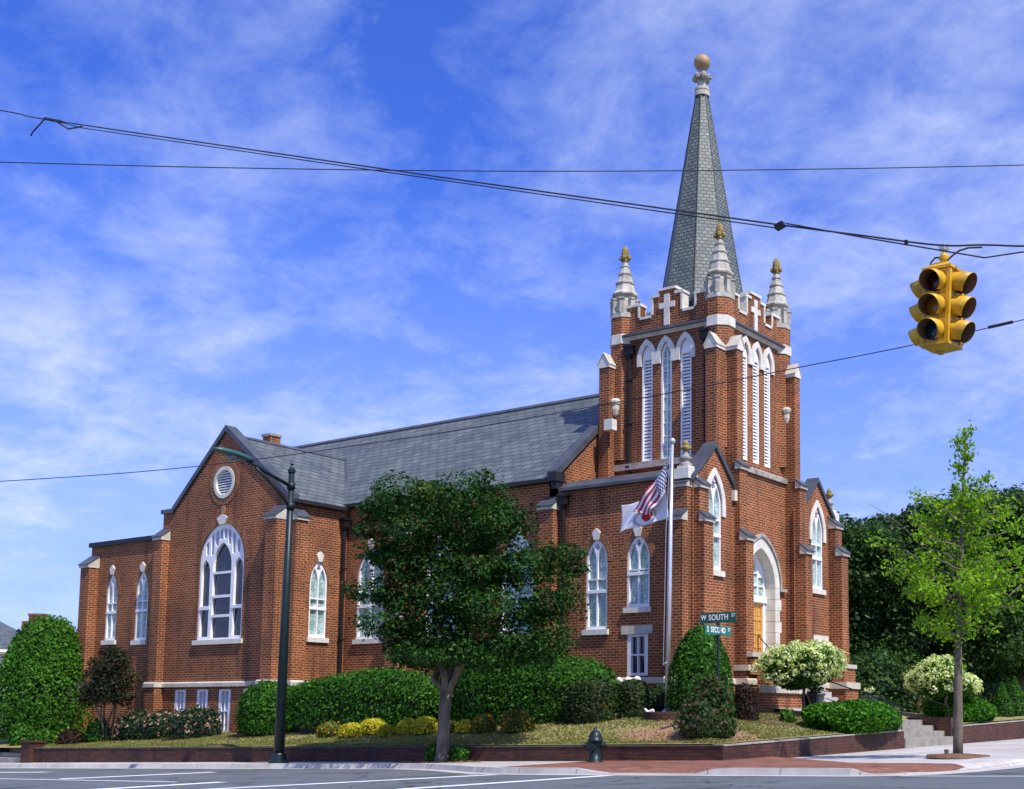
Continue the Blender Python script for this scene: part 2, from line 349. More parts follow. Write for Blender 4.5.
class MB:
    def __init__(s):
        s.v = []; s.f = []; s.mi = []; s.uv = {}; s.sm = False; s.cur = 0

    def face(s, pts, uv=None):
        i = len(s.v); s.v += [tuple(p) for p in pts]
        if uv is not None: s.uv[len(s.f)] = uv
        s.f.append(tuple(range(i, i+len(pts)))); s.mi.append(s.cur)

    def box(s, x0, x1, y0, y1, z0, z1):
        p = [(x0, y0, z0), (x1, y0, z0), (x1, y1, z0), (x0, y1, z0), (x0, y0, z1), (x1, y0, z1), (x1, y1, z1), (x0, y1, z1)]
        i = len(s.v); s.v += p
        for q in ((0, 3, 2, 1), (4, 5, 6, 7), (0, 1, 5, 4), (1, 2, 6, 5), (2, 3, 7, 6), (3, 0, 4, 7)):
            s.f.append(tuple(i+k for k in q)); s.mi.append(s.cur)
        return s

    def rbox(s, c, hx, hy, hz, rot):
        i = len(s.v)
        for z in (-hz, hz):
            for x, y in ((-hx, -hy), (hx, -hy), (hx, hy), (-hx, hy)):
                s.v.append(tuple(Vector(c) + rot @ Vector((x, y, z))))
        for q in ((0, 3, 2, 1), (4, 5, 6, 7), (0, 1, 5, 4), (1, 2, 6, 5), (2, 3, 7, 6), (3, 0, 4, 7)):
            s.f.append(tuple(i+k for k in q)); s.mi.append(s.cur)
        return s

    def slab(s, mp, outer, holes, d0, d1, back=True, sides=True):
        """Plate with holes: mp(u, v, d) -> point; front at d0, back at d1."""
        loops = [[Vector((u, v, 0)) for u, v in outer]] + [[Vector((u, v, 0)) for u, v in h] for h in holes]
        allp = [p for l in loops for p in l]
        tri = tessellate_polygon(loops)
        for d, on in ((d0, True), (d1, back)):
            if not on: continue
            i = len(s.v); s.v += [tuple(mp(p.x, p.y, d)) for p in allp]
            for t in tri:
                s.f.append(tuple(i+k for k in t)); s.mi.append(s.cur)
        for li, l in enumerate(loops):
            if li == 0 and not sides: continue
            n = len(l); i = len(s.v)
            s.v += [tuple(mp(p.x, p.y, d0)) for p in l] + [tuple(mp(p.x, p.y, d1)) for p in l]
            for k in range(n):
                s.f.append((i+k, i+(k+1) % n, i+n+(k+1) % n, i+n+k)); s.mi.append(s.cur)
        return s

    def prism(s, mp, poly, d0, d1):
        return s.slab(mp, poly, [], d0, d1)

    def tube(s, path, r, n=8, cap=True):
        path = [Vector(p) for p in path]; m = len(path)
        rr = r if isinstance(r, (list, tuple)) else [r]*m
        base = len(s.v); ref = None
        for k, p in enumerate(path):
            t = (path[min(k+1, m-1)] - path[max(k-1, 0)]).normalized()
            if ref is None:
                ref = Vector((1, 0, 0)) if abs(t.x) < .8 else Vector((0, 1, 0))
            a = (ref - t*ref.dot(t)).normalized(); b = t.cross(a); ref = a
            for j in range(n):
                an = 2*math.pi*j/n
                s.v.append(tuple(p + (a*math.cos(an) + b*math.sin(an))*rr[k]))
        for k in range(m-1):
            for j in range(n):
                s.f.append((base+k*n+j, base+k*n+(j+1) % n, base+(k+1)*n+(j+1) % n, base+(k+1)*n+j)); s.mi.append(s.cur)
        if cap:
            s.f.append(tuple(base+j for j in range(n))[::-1]); s.mi.append(s.cur)
            s.f.append(tuple(base+(m-1)*n+j for j in range(n))); s.mi.append(s.cur)
        return s

    def lathe(s, c, prof, n=16, rot=0.0, uvs=None):
        """prof: list of (radius, z)."""
        base = len(s.v); m = len(prof)
        for r, z in prof:
            for j in range(n):
                an = 2*math.pi*(j+.5)/n + rot
                s.v.append((c[0]+r*math.cos(an), c[1]+r*math.sin(an), c[2]+z))
        for k in range(m-1):
            for j in range(n):
                s.f.append((base+k*n+j, base+k*n+(j+1) % n, base+(k+1)*n+(j+1) % n, base+(k+1)*n+j)); s.mi.append(s.cur)
        s.f.append(tuple(base+j for j in range(n))[::-1]); s.mi.append(s.cur)
        s.f.append(tuple(base+(m-1)*n+j for j in range(n))); s.mi.append(s.cur)
        return s

    def build(s, name, mats, parent=None, smooth=False):
        me = bpy.data.meshes.new(name)
        me.from_pydata(s.v, [], s.f)
        if not isinstance(mats, (list, tuple)): mats = [mats]
        for m in mats: me.materials.append(M[m] if isinstance(m, str) else m)
        if len(mats) > 1: me.polygons.foreach_set('material_index', s.mi)
        if s.uv:
            ul = me.uv_layers.new(name='UVMap')
            for fi, uv in s.uv.items():
                for k, li in enumerate(me.polygons[fi].loop_indices): ul.data[li].uv = uv[k]
        if smooth or s.sm: me.polygons.foreach_set('use_smooth', [True]*len(s.f))
        bm = bmesh.new(); bm.from_mesh(me)
        if smooth or s.sm: bmesh.ops.remove_doubles(bm, verts=bm.verts, dist=.0005)
        bmesh.ops.recalc_face_normals(bm, faces=bm.faces); bm.to_mesh(me); bm.free()
        me.update()
        o = bpy.data.objects.new(name, me); SC.collection.objects.link(o)
        if parent is not None: o.parent = parent
        return o


def empty(name, loc=(0, 0, 0)):
    o = bpy.data.objects.new(name, None); SC.collection.objects.link(o); o.location = loc; o.empty_display_size = .3
    return o


def tag(o, label=None, cat=None, group=None, kind=None):
    if label: o['label'] = label
    if cat: o['category'] = cat
    if group: o['group'] = group
    if kind: o['kind'] = kind
    return o


def struct(o): o['kind'] = 'structure'; return o


def SW(Y): return lambda u, v, d: (u, Y+d, v)          # a wall that faces -Y
def EW(X): return lambda u, v, d: (X-d, u, v)          # a wall that faces +X


def lancet(c, z0, zs, zt, a, n=9):
    h = zt-zs; r = (a*a+h*h)/(2*a)
    th = math.acos(max(-1, min(1, (r-a)/r)))
    right = [(c+a-r+r*math.cos(th*k/n), zs+r*math.sin(th*k/n)) for k in range(n+1)]
    left = [(2*c-x, z) for x, z in right[:-1]][::-1]
    return [(c-a, z0), (c+a, z0)] + right + left


def rect(x0, x1, z0, z1): return [(x0, z0), (x1, z0), (x1, z1), (x0, z1)]
def circle(c, z, rx, rz, n=28): return [(c+rx*math.cos(2*math.pi*k/n), z+rz*math.sin(2*math.pi*k/n)) for k in range(n)]


def arch_ring(mb, mp, c, zs, zt, a, wd_, d, n=10, uv=True, leg=0.0, depth=.08):
    """Band that follows a pointed arch: inner arch a, width wd_, set proud by -d."""
    def arc(a2, zt2):
        h = zt2-zs; r = (a2*a2+h*h)/(2*a2); th = math.acos((r-a2)/r)
        pts = [(c+a2-r+r*math.cos(th*k/n), zs+r*math.sin(th*k/n)) for k in range(n+1)]
        return ([(c+a2, zs-leg)] if leg else []) + pts
    k_ = wd_*1.25
    if depth < .3: depth = -d-.002
    i_, o_ = arc(a, zt), arc(a+wd_, zt+k_)
    inn = i_ + [(2*c-x, z) for x, z in i_[:-1]][::-1]; out = o_ + [(2*c-x, z) for x, z in o_[:-1]][::-1]
    L = 0
    for k in range(len(inn)-1):
        p, q, r, t = inn[k], inn[k+1], out[k+1], out[k]
        dl = math.hypot(r[0]-t[0], r[1]-t[1])
        u = [(0, L), (0, L+dl*K), (wd_*K, L+dl*K), (wd_*K, L)] if uv else None
        mb.face([mp(*p, d), mp(*q, d), mp(*r, d), mp(*t, d)], u)
        mb.face([mp(*t, d), mp(*r, d), mp(*r, d+depth), mp(*t, d+depth)], u)
        mb.face([mp(*p, d), mp(*q, d), mp(*q, d+depth), mp(*p, d+depth)], u)
        L += dl*K


# ------------------------------------------------------------------ ground
def plane(X, Y): return .414 + .026*X + .010*Y
def sstep(t): t = max(0., min(1., t)); return t*t*(3-2*t)


def lot(X, Y):
    d = min(Y-20.27, -12.38-X)
    amp = .2 + .28*max(0, min(1, (X+36)/20))
    if Y > 34: amp *= max(0, 1-(Y-34)/6)
    return .385 + .021*max(X, -70) + .024*min(Y, 70) + amp*sstep(d/3.4)


def kerb_y(X):
    pts = [(-200, 19.0), (-19.6, 19.0), (-18.6, 18.75), (-17.4, 18.2), (-16.2, 17.5), (-15.3, 17.15), (-14.4, 17.0), (-8.1, 17.0), (-7.6, 17.15), (-7.2, 17.55),
           (-6.95, 18.2), (-6.8, 19.3), (-6.66, 21.0), (-6.56, 25.0), (-6.5, 90)]
    for (a, b), (c, d) in zip(pts, pts[1:]):
        if X <= c: return b+(d-b)*(X-a)/(c-a)
    return 90


def walk_z(X, Y):
    z = plane(X, Y)
    d = max(0, Y-kerb_y(X))
    for cx, hw, n in ((-11.9, .95, 1), (-7.35, .45, 1)):
        t = 1-sstep((abs(X-cx)-hw)/.45)
        z -= .088*t*(1-sstep(d/1.3))
    return z


def under(x, y):
    if not -15.3 < x < -7.2: return False
    yt = 20.2 if x < -12.38 else (22.2-3.0*(x+12.38)/3.18 if x < -9.2 else 19.2-.5*(x+9.2)/2.2)
    return y < yt-.45 and y > kerb_y(x)+.1


def build_ground():
    mb = MB()                                           # one sheet of asphalt to the horizon
    xs = [-400, -200, -80, -60, -40, -30, -20, -10, 0, 10, 30, 60, 200, 400]
    g = lambda x, y: plane(max(-80, min(40, x)), max(-40, min(90, y))) - .1
    for a, b in zip(xs, xs[1:]):
        for c, d in zip(xs, xs[1:]):
            mb.face([(a, c, g(a, c)), (b, c, g(b, c)), (b, d, g(b, d)), (a, d, g(a, d))])
    struct(mb.build('street', 'asphalt'))
    XS = sorted(set([-80, -60, -45] + list(np.arange(-40, -8, .35)) + [-12.38, -12.379] + list(np.arange(-8, -6.98, .1)) + [-6.95, -6.9, -6.85, -6.8, -6.75, -6.7, -6.66, -6.61, -6.56, -6.53, -6.5]))
    mb = MB()
    for a, b in zip(XS, XS[1:]):
        if b-a < .002: continue
        top = 20.3 if b <= -12.379 else 90
        ya, yb = kerb_y(a), kerb_y(b)
        if ya > top: continue
        fr = [0, .12, .3, .6, .9, 1.3] ; 
        ra = [ya+f for f in fr if ya+f < top] + [top]; rb = [yb+f for f in fr if yb+f < top] + [top]
        n = min(len(ra), len(rb)); ra = ra[:n-1]+[top]; rb = rb[:n-1]+[top]
        for k in range(n-1):
            P = [(a, ra[k]), (b, rb[k]), (b, rb[k+1]), (a, ra[k+1])]
            mb.face([(x, y, walk_z(x, y)-(.05 if under(x, y) else 0)) for x, y in P])
    struct(mb.build('sidewalk', 'slab'))
    mb = MB()
    for a, b in zip(XS, XS[1:]):
        if a < -15.5 or b > -6.99 or b-a < .002: continue
        def ytop(x):
            if x < -12.38: return 20.28
            return 22.2+(19.2-22.2)*(x+12.38)/3.18 if x < -9.2 else 19.2-.5*(x+9.2)/2.2
        ta, tb = ytop(a if a > -12.385 else a), ytop(b if b < -12.37 and a < -12.385 else b)
        ya, yb = kerb_y(a)+.14, kerb_y(b)+.14
        for f0, f1 in zip([0, .04, .08, .14, .21, .3, .4, .55, .75], [.04, .08, .14, .21, .3, .4, .55, .75, 1]):
            P = [(a, ya+(ta-ya)*f0), (b, yb+(tb-yb)*f0), (b, yb+(tb-yb)*f1), (a, ya+(ta-ya)*f1)]
            mb.face([(x, y, walk_z(x, y)+.008) for x, y in P])
    struct(mb.build('brick_paving', 'paver'))
    mb, gt = MB(), MB()                                 # kerb stones and gutter
    C = [(x, kerb_y(x)) for x in XS if x < -6.501] + [(-6.5, 60)]
    for k in range(len(C)-1):
        (x0, y0), (x1, y1) = C[k], C[k+1]
        def off(i):
            a, b = C[max(0, i-1)], C[min(len(C)-1, i+1)]
            t = Vector((b[0]-a[0], b[1]-a[1])).normalized(); return Vector((-t.y, t.x))*.14
        n0, n1 = off(k), off(k+1)
        z0, z1 = walk_z(x0, y0), walk_z(x1, y1); w0, w1 = walk_z(x0, y0+.1), walk_z(x1, y1+.1)
        o0, o1 = -n0*.35, -n1*.35  # kerb face leans outwards, shaped this way to catch the sunlight
        g0, g1 = -n0*2.6, -n1*2.6
        gz = lambda a, b: plane(a, b)-.094
        gt.face([(x0+g0.x, y0+g0.y, gz(x0+g0.x, y0+g0.y)), (x1+g1.x, y1+g1.y, gz(x1+g1.x, y1+g1.y)), (x1, y1, gz(x1, y1)), (x0, y0, gz(x0, y0))])
        mb.face([(x0+o0.x, y0+o0.y, z0-.13), (x1+o1.x, y1+o1.y, z1-.13), (x1, y1, z1+.006), (x0, y0, z0+.006)])
        mb.face([(x0, y0, z0+.008), (x1, y1, z1+.008), (x1+n1.x, y1+n1.y, w1+.010), (x0+n0.x, y0+n0.y, w0+.010)])
    struct(mb.build('kerb', 'slab')); struct(gt.build('gutter', 'conc'))
    mb = MB()                                           # lawn
    xs = [-90, -70, -50] + list(np.arange(-44, -14, .7)) + [-13.75, -13.1, -12.5]; ys = [20.4] + list(np.arange(20.8, 28.7, .6)) + [28.85, 30, 31.2, 32.5, 33, 33.6, 34.2, 35, 36, 37, 38, 42, 48, 60, 90]
    for a, b in zip(xs, xs[1:]):
        for c, d in zip(ys, ys[1:]):
            if a > -13.8 and 28.8 < c and d < 32.6: continue
            mb.face([(x, y, lot(x, y)) for x, y in ((a, c), (b, c), (b, d), (a, d))])
    struct(mb.build('lawn', 'lawn', smooth=True))
    # bare mulch beds along the foundation
    def bed(pts):
        mb = MB(); c = np.mean(pts, axis=0); n = len(pts); rings = 5
        for k in range(n):
            p, q = np.array(pts[k]), np.array(pts[(k+1) % n])
            for j in range(rings):
                f0, f1 = j/rings, (j+1)/rings
                P = [c+(p-c)*f0, c+(q-c)*f0, c+(q-c)*f1, c+(p-c)*f1]
                if j == 0: P = P[1:]
                mb.face([(x, y, lot(x, y)+.012) for x, y in P])
        struct(mb.build('mulch_bed', 'mulch'))
    bed([(-37.8, 21.2), (-36, 21.0), (-35, 21.9), (-31, 22.0), (-28, 22.1), (-28, 23.4), (-38, 23.4)])
    bed([(-16.0, 25.4), (-14.4, 24.6), (-13.7, 26), (-13.4, 28.5), (-13.5, 31.2), (-15.8, 31.4)])
    # painted road markings: ends measured on the road surface
    def strip(p, q, w):
        p, q = Vector(p), Vector(q); t = (q-p).normalized(); n = Vector((-t.y, t.x))*w/2
        mb = MB(); m = max(2, int((q-p).length/1.5))
        for k in range(m):
            a, b = p+(q-p)*k/m, p+(q-p)*(k+1)/m
            mb.face([(v.x, v.y, plane(v.x, v.y)-.095) for v in (a-n, b-n, b+n, a+n)])
        struct(mb.build('road_marking', 'paint'))
    for a in MARKS: strip(*a)


MARKS = []
MARKS += [((-16.96, 11.28), (-14.7, 17.45), .30), ((-13.15, 12.69), (-12.33, 17.0), .30), ((-18.96, 11.4), (-18.71, 13.83), .42), ((-24.43, 14.22), (-23.52, 17.17), .45),
          ((-31.9, 16.5), (-29.44, 16.82), .3), ((-28.5, 14.2), (-19.84, 13.72), .13), ((-7.3, 16.92), (-2.5, 17.2), .12), ((-15.8, 16.86), (-12.7, 16.80), .09)]
build_ground()

# ------------------------------------------------------------------ the church
church = empty('church', (-20.0, 27.0, .8))
CH = (-20.0, 27.0, .8)


def cb(mb, name, mats, parent=None, smooth=False):
    """build a part of the church: geometry is in world units, parents sit at CH or at the origin of a part"""
    p = church if parent is None else parent
    if parent is None:
        mb.v = [(x-CH[0], y-CH[1], z-CH[2]) for x, y, z in mb.v]
    else:
        mb.v = [(x-CH[0], y-CH[1], z-CH[2]) for x, y, z in mb.v]
    return mb.build(name, mats, p, smooth)


def sill_key(win, mp, c, z0, zt, a, key=True, sill=True, kw=.13):
    if sill:
        s = MB(); s.slab(mp, rect(c-a-.07, c+a+.07, z0-.13, z0+.012), [], -.07, .06); cb(s, 'sill', 'stone_w', win)
    if key:
        k = MB(); k.slab(mp, [(c-kw*.55, zt-.05), (c+kw*.55, zt-.05), (c+kw, zt+.14), (c+kw*.6, zt+.2), (c, zt+.26), (c-kw*.6, zt+.2), (c-kw, zt+.14)], [], -.05, .03)
        cb(k, 'keystone', 'stone_w', win)


def two_light(mp, c, z0, zs, zt, a, zm=None, glass='glass', hood=False, key=True, small=.3, sill=True):
    t, m = .06, .042
    zm = zm if zm is not None else z0+(zs-z0)*.55
    h = zt-zs; r = (a*a+h*h)/(2*a); Rr = r-t
    L = []
    xa, xb = m/2, a-t                                   # one light, mirrored for the other
    ths = math.acos(max(-1, min(1, (m/2+Rr-a+r)/(2*Rr)))); n = 6
    up0 = zm+.06+small+.035
    head = [(c+xa, up0), (c+xb, up0)] + [(c+a-r+Rr*math.cos(ths*k/n), zs+Rr*math.sin(ths*k/n)) for k in range(n+1)] \
        + [(c+m/2+Rr-Rr*math.cos(ths*k/n), zs+Rr*math.sin(ths*k/n)) for k in range(n-1, -1, -1)]
    for sgn in (1, -1):
        f = lambda P: [(c+sgn*(x-c), z) for x, z in P]
        L += [f(rect(c+xa, c+xb, z0+.1, zm-.03)), f(rect(c+xa, c+xb, zm+.06, zm+.06+small)), f(head)]
    za = zs+Rr*math.sin(ths); zb = zs+h*.46
    tip = zt-t*1.9
    L.append([(c, zs+h*.42+.03), (c+.085*a/.35, zs+h*.62), (c, tip), (c-.085*a/.35, zs+h*.62)])
    fr = MB(); fr.slab(mp, lancet(c, z0, zs, zt, a-.004), L, .025, .13)
    fr.slab(mp, rect(c-a+.004, c+a-.004, zm-.028, zm+.05), [], .012, .04)
    win = cb(fr, 'window', 'white')
    p = MB(); p.slab(mp, lancet(c, z0, zs, zt, a-.03), [], .10, .11); cb(p, 'pane', glass, win)
    sill_key(win, mp, c, z0, zt, a, key and not hood, sill)
    ring = MB()
    if hood:
        arch_ring(ring, mp, c, zs, zt, a, .15, -.045, uv=False, leg=.22, depth=.10); cb(ring, 'stone_arch', 'stone_w', win)
    else:
        arch_ring(ring, mp, c, zs, zt, a, .18, -.010); cb(ring, 'brick_arch', 'brick_uv', win)
    return win


def sash(mp, x0, x1, z0, z1, glass='greypane', cols=2, fr_w=.07):
    rows = [(z0+.07, (z0+z1)/2-.02), ((z0+z1)/2+.02, z1-.06)]
    L = []
    w = (x1-x0-2*fr_w)/cols
    for k in range(cols):
        for a, b in rows:
            L.append(rect(x0+fr_w+w*k+.012, x0+fr_w+w*(k+1)-.012, a, b))
    fr = MB(); fr.slab(mp, rect(x0+.003, x1-.003, z0+.003, z1-.003), L, .008, .13)
    win = cb(fr, 'window', 'white')
    p = MB(); p.slab(mp, rect(x0+.02, x1-.02, z0+.02, z1-.02), [], .11, .12); cb(p, 'pane', glass, win)
    return win


def louvre(mp, c, z0, zs, zt, a, n=30):
    fr = MB(); inner = lancet(c, z0+.05, zs, zt-.09, a-.05)
    fr.slab(mp, lancet(c, z0, zs, zt, a-.003), [rect(c-a+.05, c+a-.05, z0+.06, zs-.02)], .02, .12)
    win = cb(fr, 'louvre_window', 'white')
    s = MB(); hgt = (zs-.02-z0-.06)/n
    for k in range(n):
        z = z0+.06+hgt*k
        P = [mp(c-a+.05, z, .06), mp(c+a-.05, z, .06), mp(c+a-.05, z+hgt*.8, .16), mp(c-a+.05, z+hgt*.8, .16)]
        Q = [mp(c-a+.05, z+.04, .06), mp(c+a-.05, z+.04, .06), mp(c+a-.05, z+.04+hgt*.8, .16), mp(c-a+.05, z+.04+hgt*.8, .16)]
        s.face(P); s.face(Q); s.face([P[0], P[1], Q[1], Q[0]])
    cb(s, 'louvres', 'white', win)
    b = MB(); b.slab(mp, rect(c-a+.04, c+a-.04, z0+.04, zs), [], .19, .2); cb(b, 'backing', 'black', win)
    return win


BK = dict(n=0)


def buttress(face, P0, c, w, stages, zb, bands=True, last=0):
    """face 'S' projects to -Y from P0, centred at x=c; 'E' projects to +X from P0, centred at y=c. stages: [(projection, top)]."""
    BK['n'] += 1; e = (BK['n'] % 5)*.0023
    if face == 'S': mp = lambda p, z, t: (c+t, P0-p, z)
    else: mp = lambda p, z, t: (P0+p, c+t, z)
    mb = MB(); zl = zb
    for i, (p, zt) in enumerate(stages):
        pn = stages[i+1][0] if i+1 < len(stages) else last
        rise = (p-pn)*.8
        prof = [(-.05, zl), (p, zl), (p, zt), (pn, zt+rise*.9), (-.05, zt+rise*.9)]
        mb.prism(lambda u, v, d: mp(u, v, d), prof, -w/2, w/2)
        zl = zt+rise*.9-.001
    o = cb(mb, 'buttress', 'brick')
    for i, (p, zt) in enumerate(stages):
        pn = stages[i+1][0] if i+1 < len(stages) else last
        rise = (p-pn)*.8
        cap = MB()
        cap.prism(lambda u, v, d: mp(u, v, d), [(p+.05, zt-.07), (p+.05, zt+.02), (pn+.002, zt+rise+.05), (pn+.002, zt-.07)], -w/2-.025, w/2+.025)
        k = cb(cap, 'buttress_cap', 'stone', o)
        sl = MB()
        sl.prism(lambda u, v, d: mp(u, v, d), [(p+.085, zt+.015), (p+.085, zt+.045), (pn+.003, zt+rise+.10), (pn+.003, zt+rise+.052)], -w/2-.045, w/2+.045)
        cb(sl, 'cap_slate', 'flash', o)
    if bands:
        p = stages[0][0]
        b = MB(); b.prism(lambda u, v, d: mp(u, v, d), [(-.02, 1.935+e), (p+.09, 1.935+e), (p+.09, 2.05+e), (p+.05, 2.10+e), (-.02, 2.10+e)], -w/2-.07, w/2+.07)
        cb(b, 'stone_band', 'stone', o)
        b = MB(); b.prism(lambda u, v, d: mp(u, v, d), [(-.02, zb-.3), (p+.055, zb-.3), (p+.055, 1.934), (-.02, 1.934)], -w/2-.04, w/2+.04)
        cb(b, 'plinth', 'brick', o)
    return o


def band_S(x0, x1, Y, e=0.): 
    b = MB(); b.prism(lambda u, v, d: (d, Y-u, v), [(-.02, 1.94+e), (.085, 1.94+e), (.085, 2.05+e), (.045, 2.095+e), (-.02, 2.095+e)], x0, x1)
    cb(b, 'stone_band', 'stone')


def band_E(y0, y1, X, e=0.):
    b = MB(); b.prism(lambda u, v, d: (X+u, d, v), [(-.02, 1.94+e), (.085, 1.94+e), (.085, 2.05+e), (.045, 2.095+e), (-.02, 2.095+e)], y0, y1)
    cb(b, 'stone_band', 'stone')


YA, YT, YW, YC = 25.73, 23.5, 23.56, 29.64
XF, XN, XT0, XT1, XWL = -16.6, -20.95, -35.32, -29.25, -39.35
ZB = -.1
EZ, RZ = 7.52, 10.92                                   # nave eave and ridge


def nave():
    mp = SW(YA)
    holes = []
    cs = (-28.15, -25.25, -22.36)
    for c in cs: holes.append(lancet(c, 3.36, 5.2, 6.15, .58))
    w = MB()
    w.slab(mp, rect(XT1-.02, XN, ZB, EZ), holes, 0, .16, back=False, sides=False)
    w.box(XT1-.5, XN, YA+.3, YA+.35, ZB, EZ-.05)
    # front gable wall towards +X
    me = EW(XN)
    w.slab(me, [(YA, ZB), (2*YC-YA, ZB), (2*YC-YA, EZ), (YC, RZ-.02), (YA, EZ)], [], 0, .3)
    cb(w, 'nave_wall', 'brick')
    for c in cs: two_light(mp, c, 3.36, 5.2, 6.15, .58, zm=4.35)
    # slopes
    r = MB(); x0, x1, xe = -37.7, XN-.1, -35.5; sl = math.hypot(YC-YA, RZ-EZ)*K
    for sg in (1, -1):
        y0 = YC-sg*(YC-YA+.14); z0 = EZ+.02
        u = [((xe-x0)*K, 0), ((x1-x0)*K, 0), ((x1-x0)*K, sl), (0, sl)]
        r.face([(xe, y0, z0), (x1, y0, z0), (x1, YC, RZ), (x0, YC, RZ)], u)
        r.face([(xe, y0, z0-.08), (x1, y0, z0-.08), (x1, YC, RZ-.08), (x0, YC, RZ-.08)], u)
        r.face([(x1, y0, z0-.08), (x1, YC, RZ-.08), (x1, YC, RZ), (x1, y0, z0)], u)
    roof = cb(r, 'nave_roof', 'slate')
    rg = MB(); rg.prism(lambda u, v, d: (d, u, v), [(YC-.12, RZ-.06), (YC-.10, RZ-.02), (YC, RZ+.06), (YC+.10, RZ-.02), (YC+.12, RZ-.06)], x0, x1)
    cb(rg, 'ridge_cap', 'flash', roof)
    g = MB(); g.box(XT1+.12, XN-.02, YA-.2, YA+.0, EZ-.10, EZ+.0); cb(g, 'gutter', 'gutter', roof)
    # raking coping of the front gable
    c = MB()
    dz = (RZ-EZ)/(YC-YA)
    for sg in (1, -1):
        ya, za = YC-sg*(YC-YA+.16), EZ-.02
        mpx = lambda u, v, d: (d, u, v)
        c.prism(mpx, [(ya, za), (YC, RZ+.12), (YC, RZ+.32), (ya, za+.22)], XN-.28, XN+.07)
    cb(c, 'gable_coping', 'flash')
    k = MB(); k.box(XN-.16, XN+.12, YA-.24, YA+.16, EZ-.10, EZ+.14); k.box(XN-.12, XN+.08, YA-.16, YA+.1, EZ-.30, EZ-.101); cb(k, 'kneeler', 'gutter')
    for cx in (-26.75, -23.8): buttress('S', YA, cx, .52, [(.42, 3.9), (.26, 6.35)], ZB)
    buttress('S', YA, -21.12, .5, [(.3, 6.7)], ZB)
    band_S(XT1, -20.8, YA, .001)
    p = MB(); p.box(XT1+.1, -20.8, YA-.05, YA+.02, ZB, 1.939); cb(p, 'plinth', 'brick')


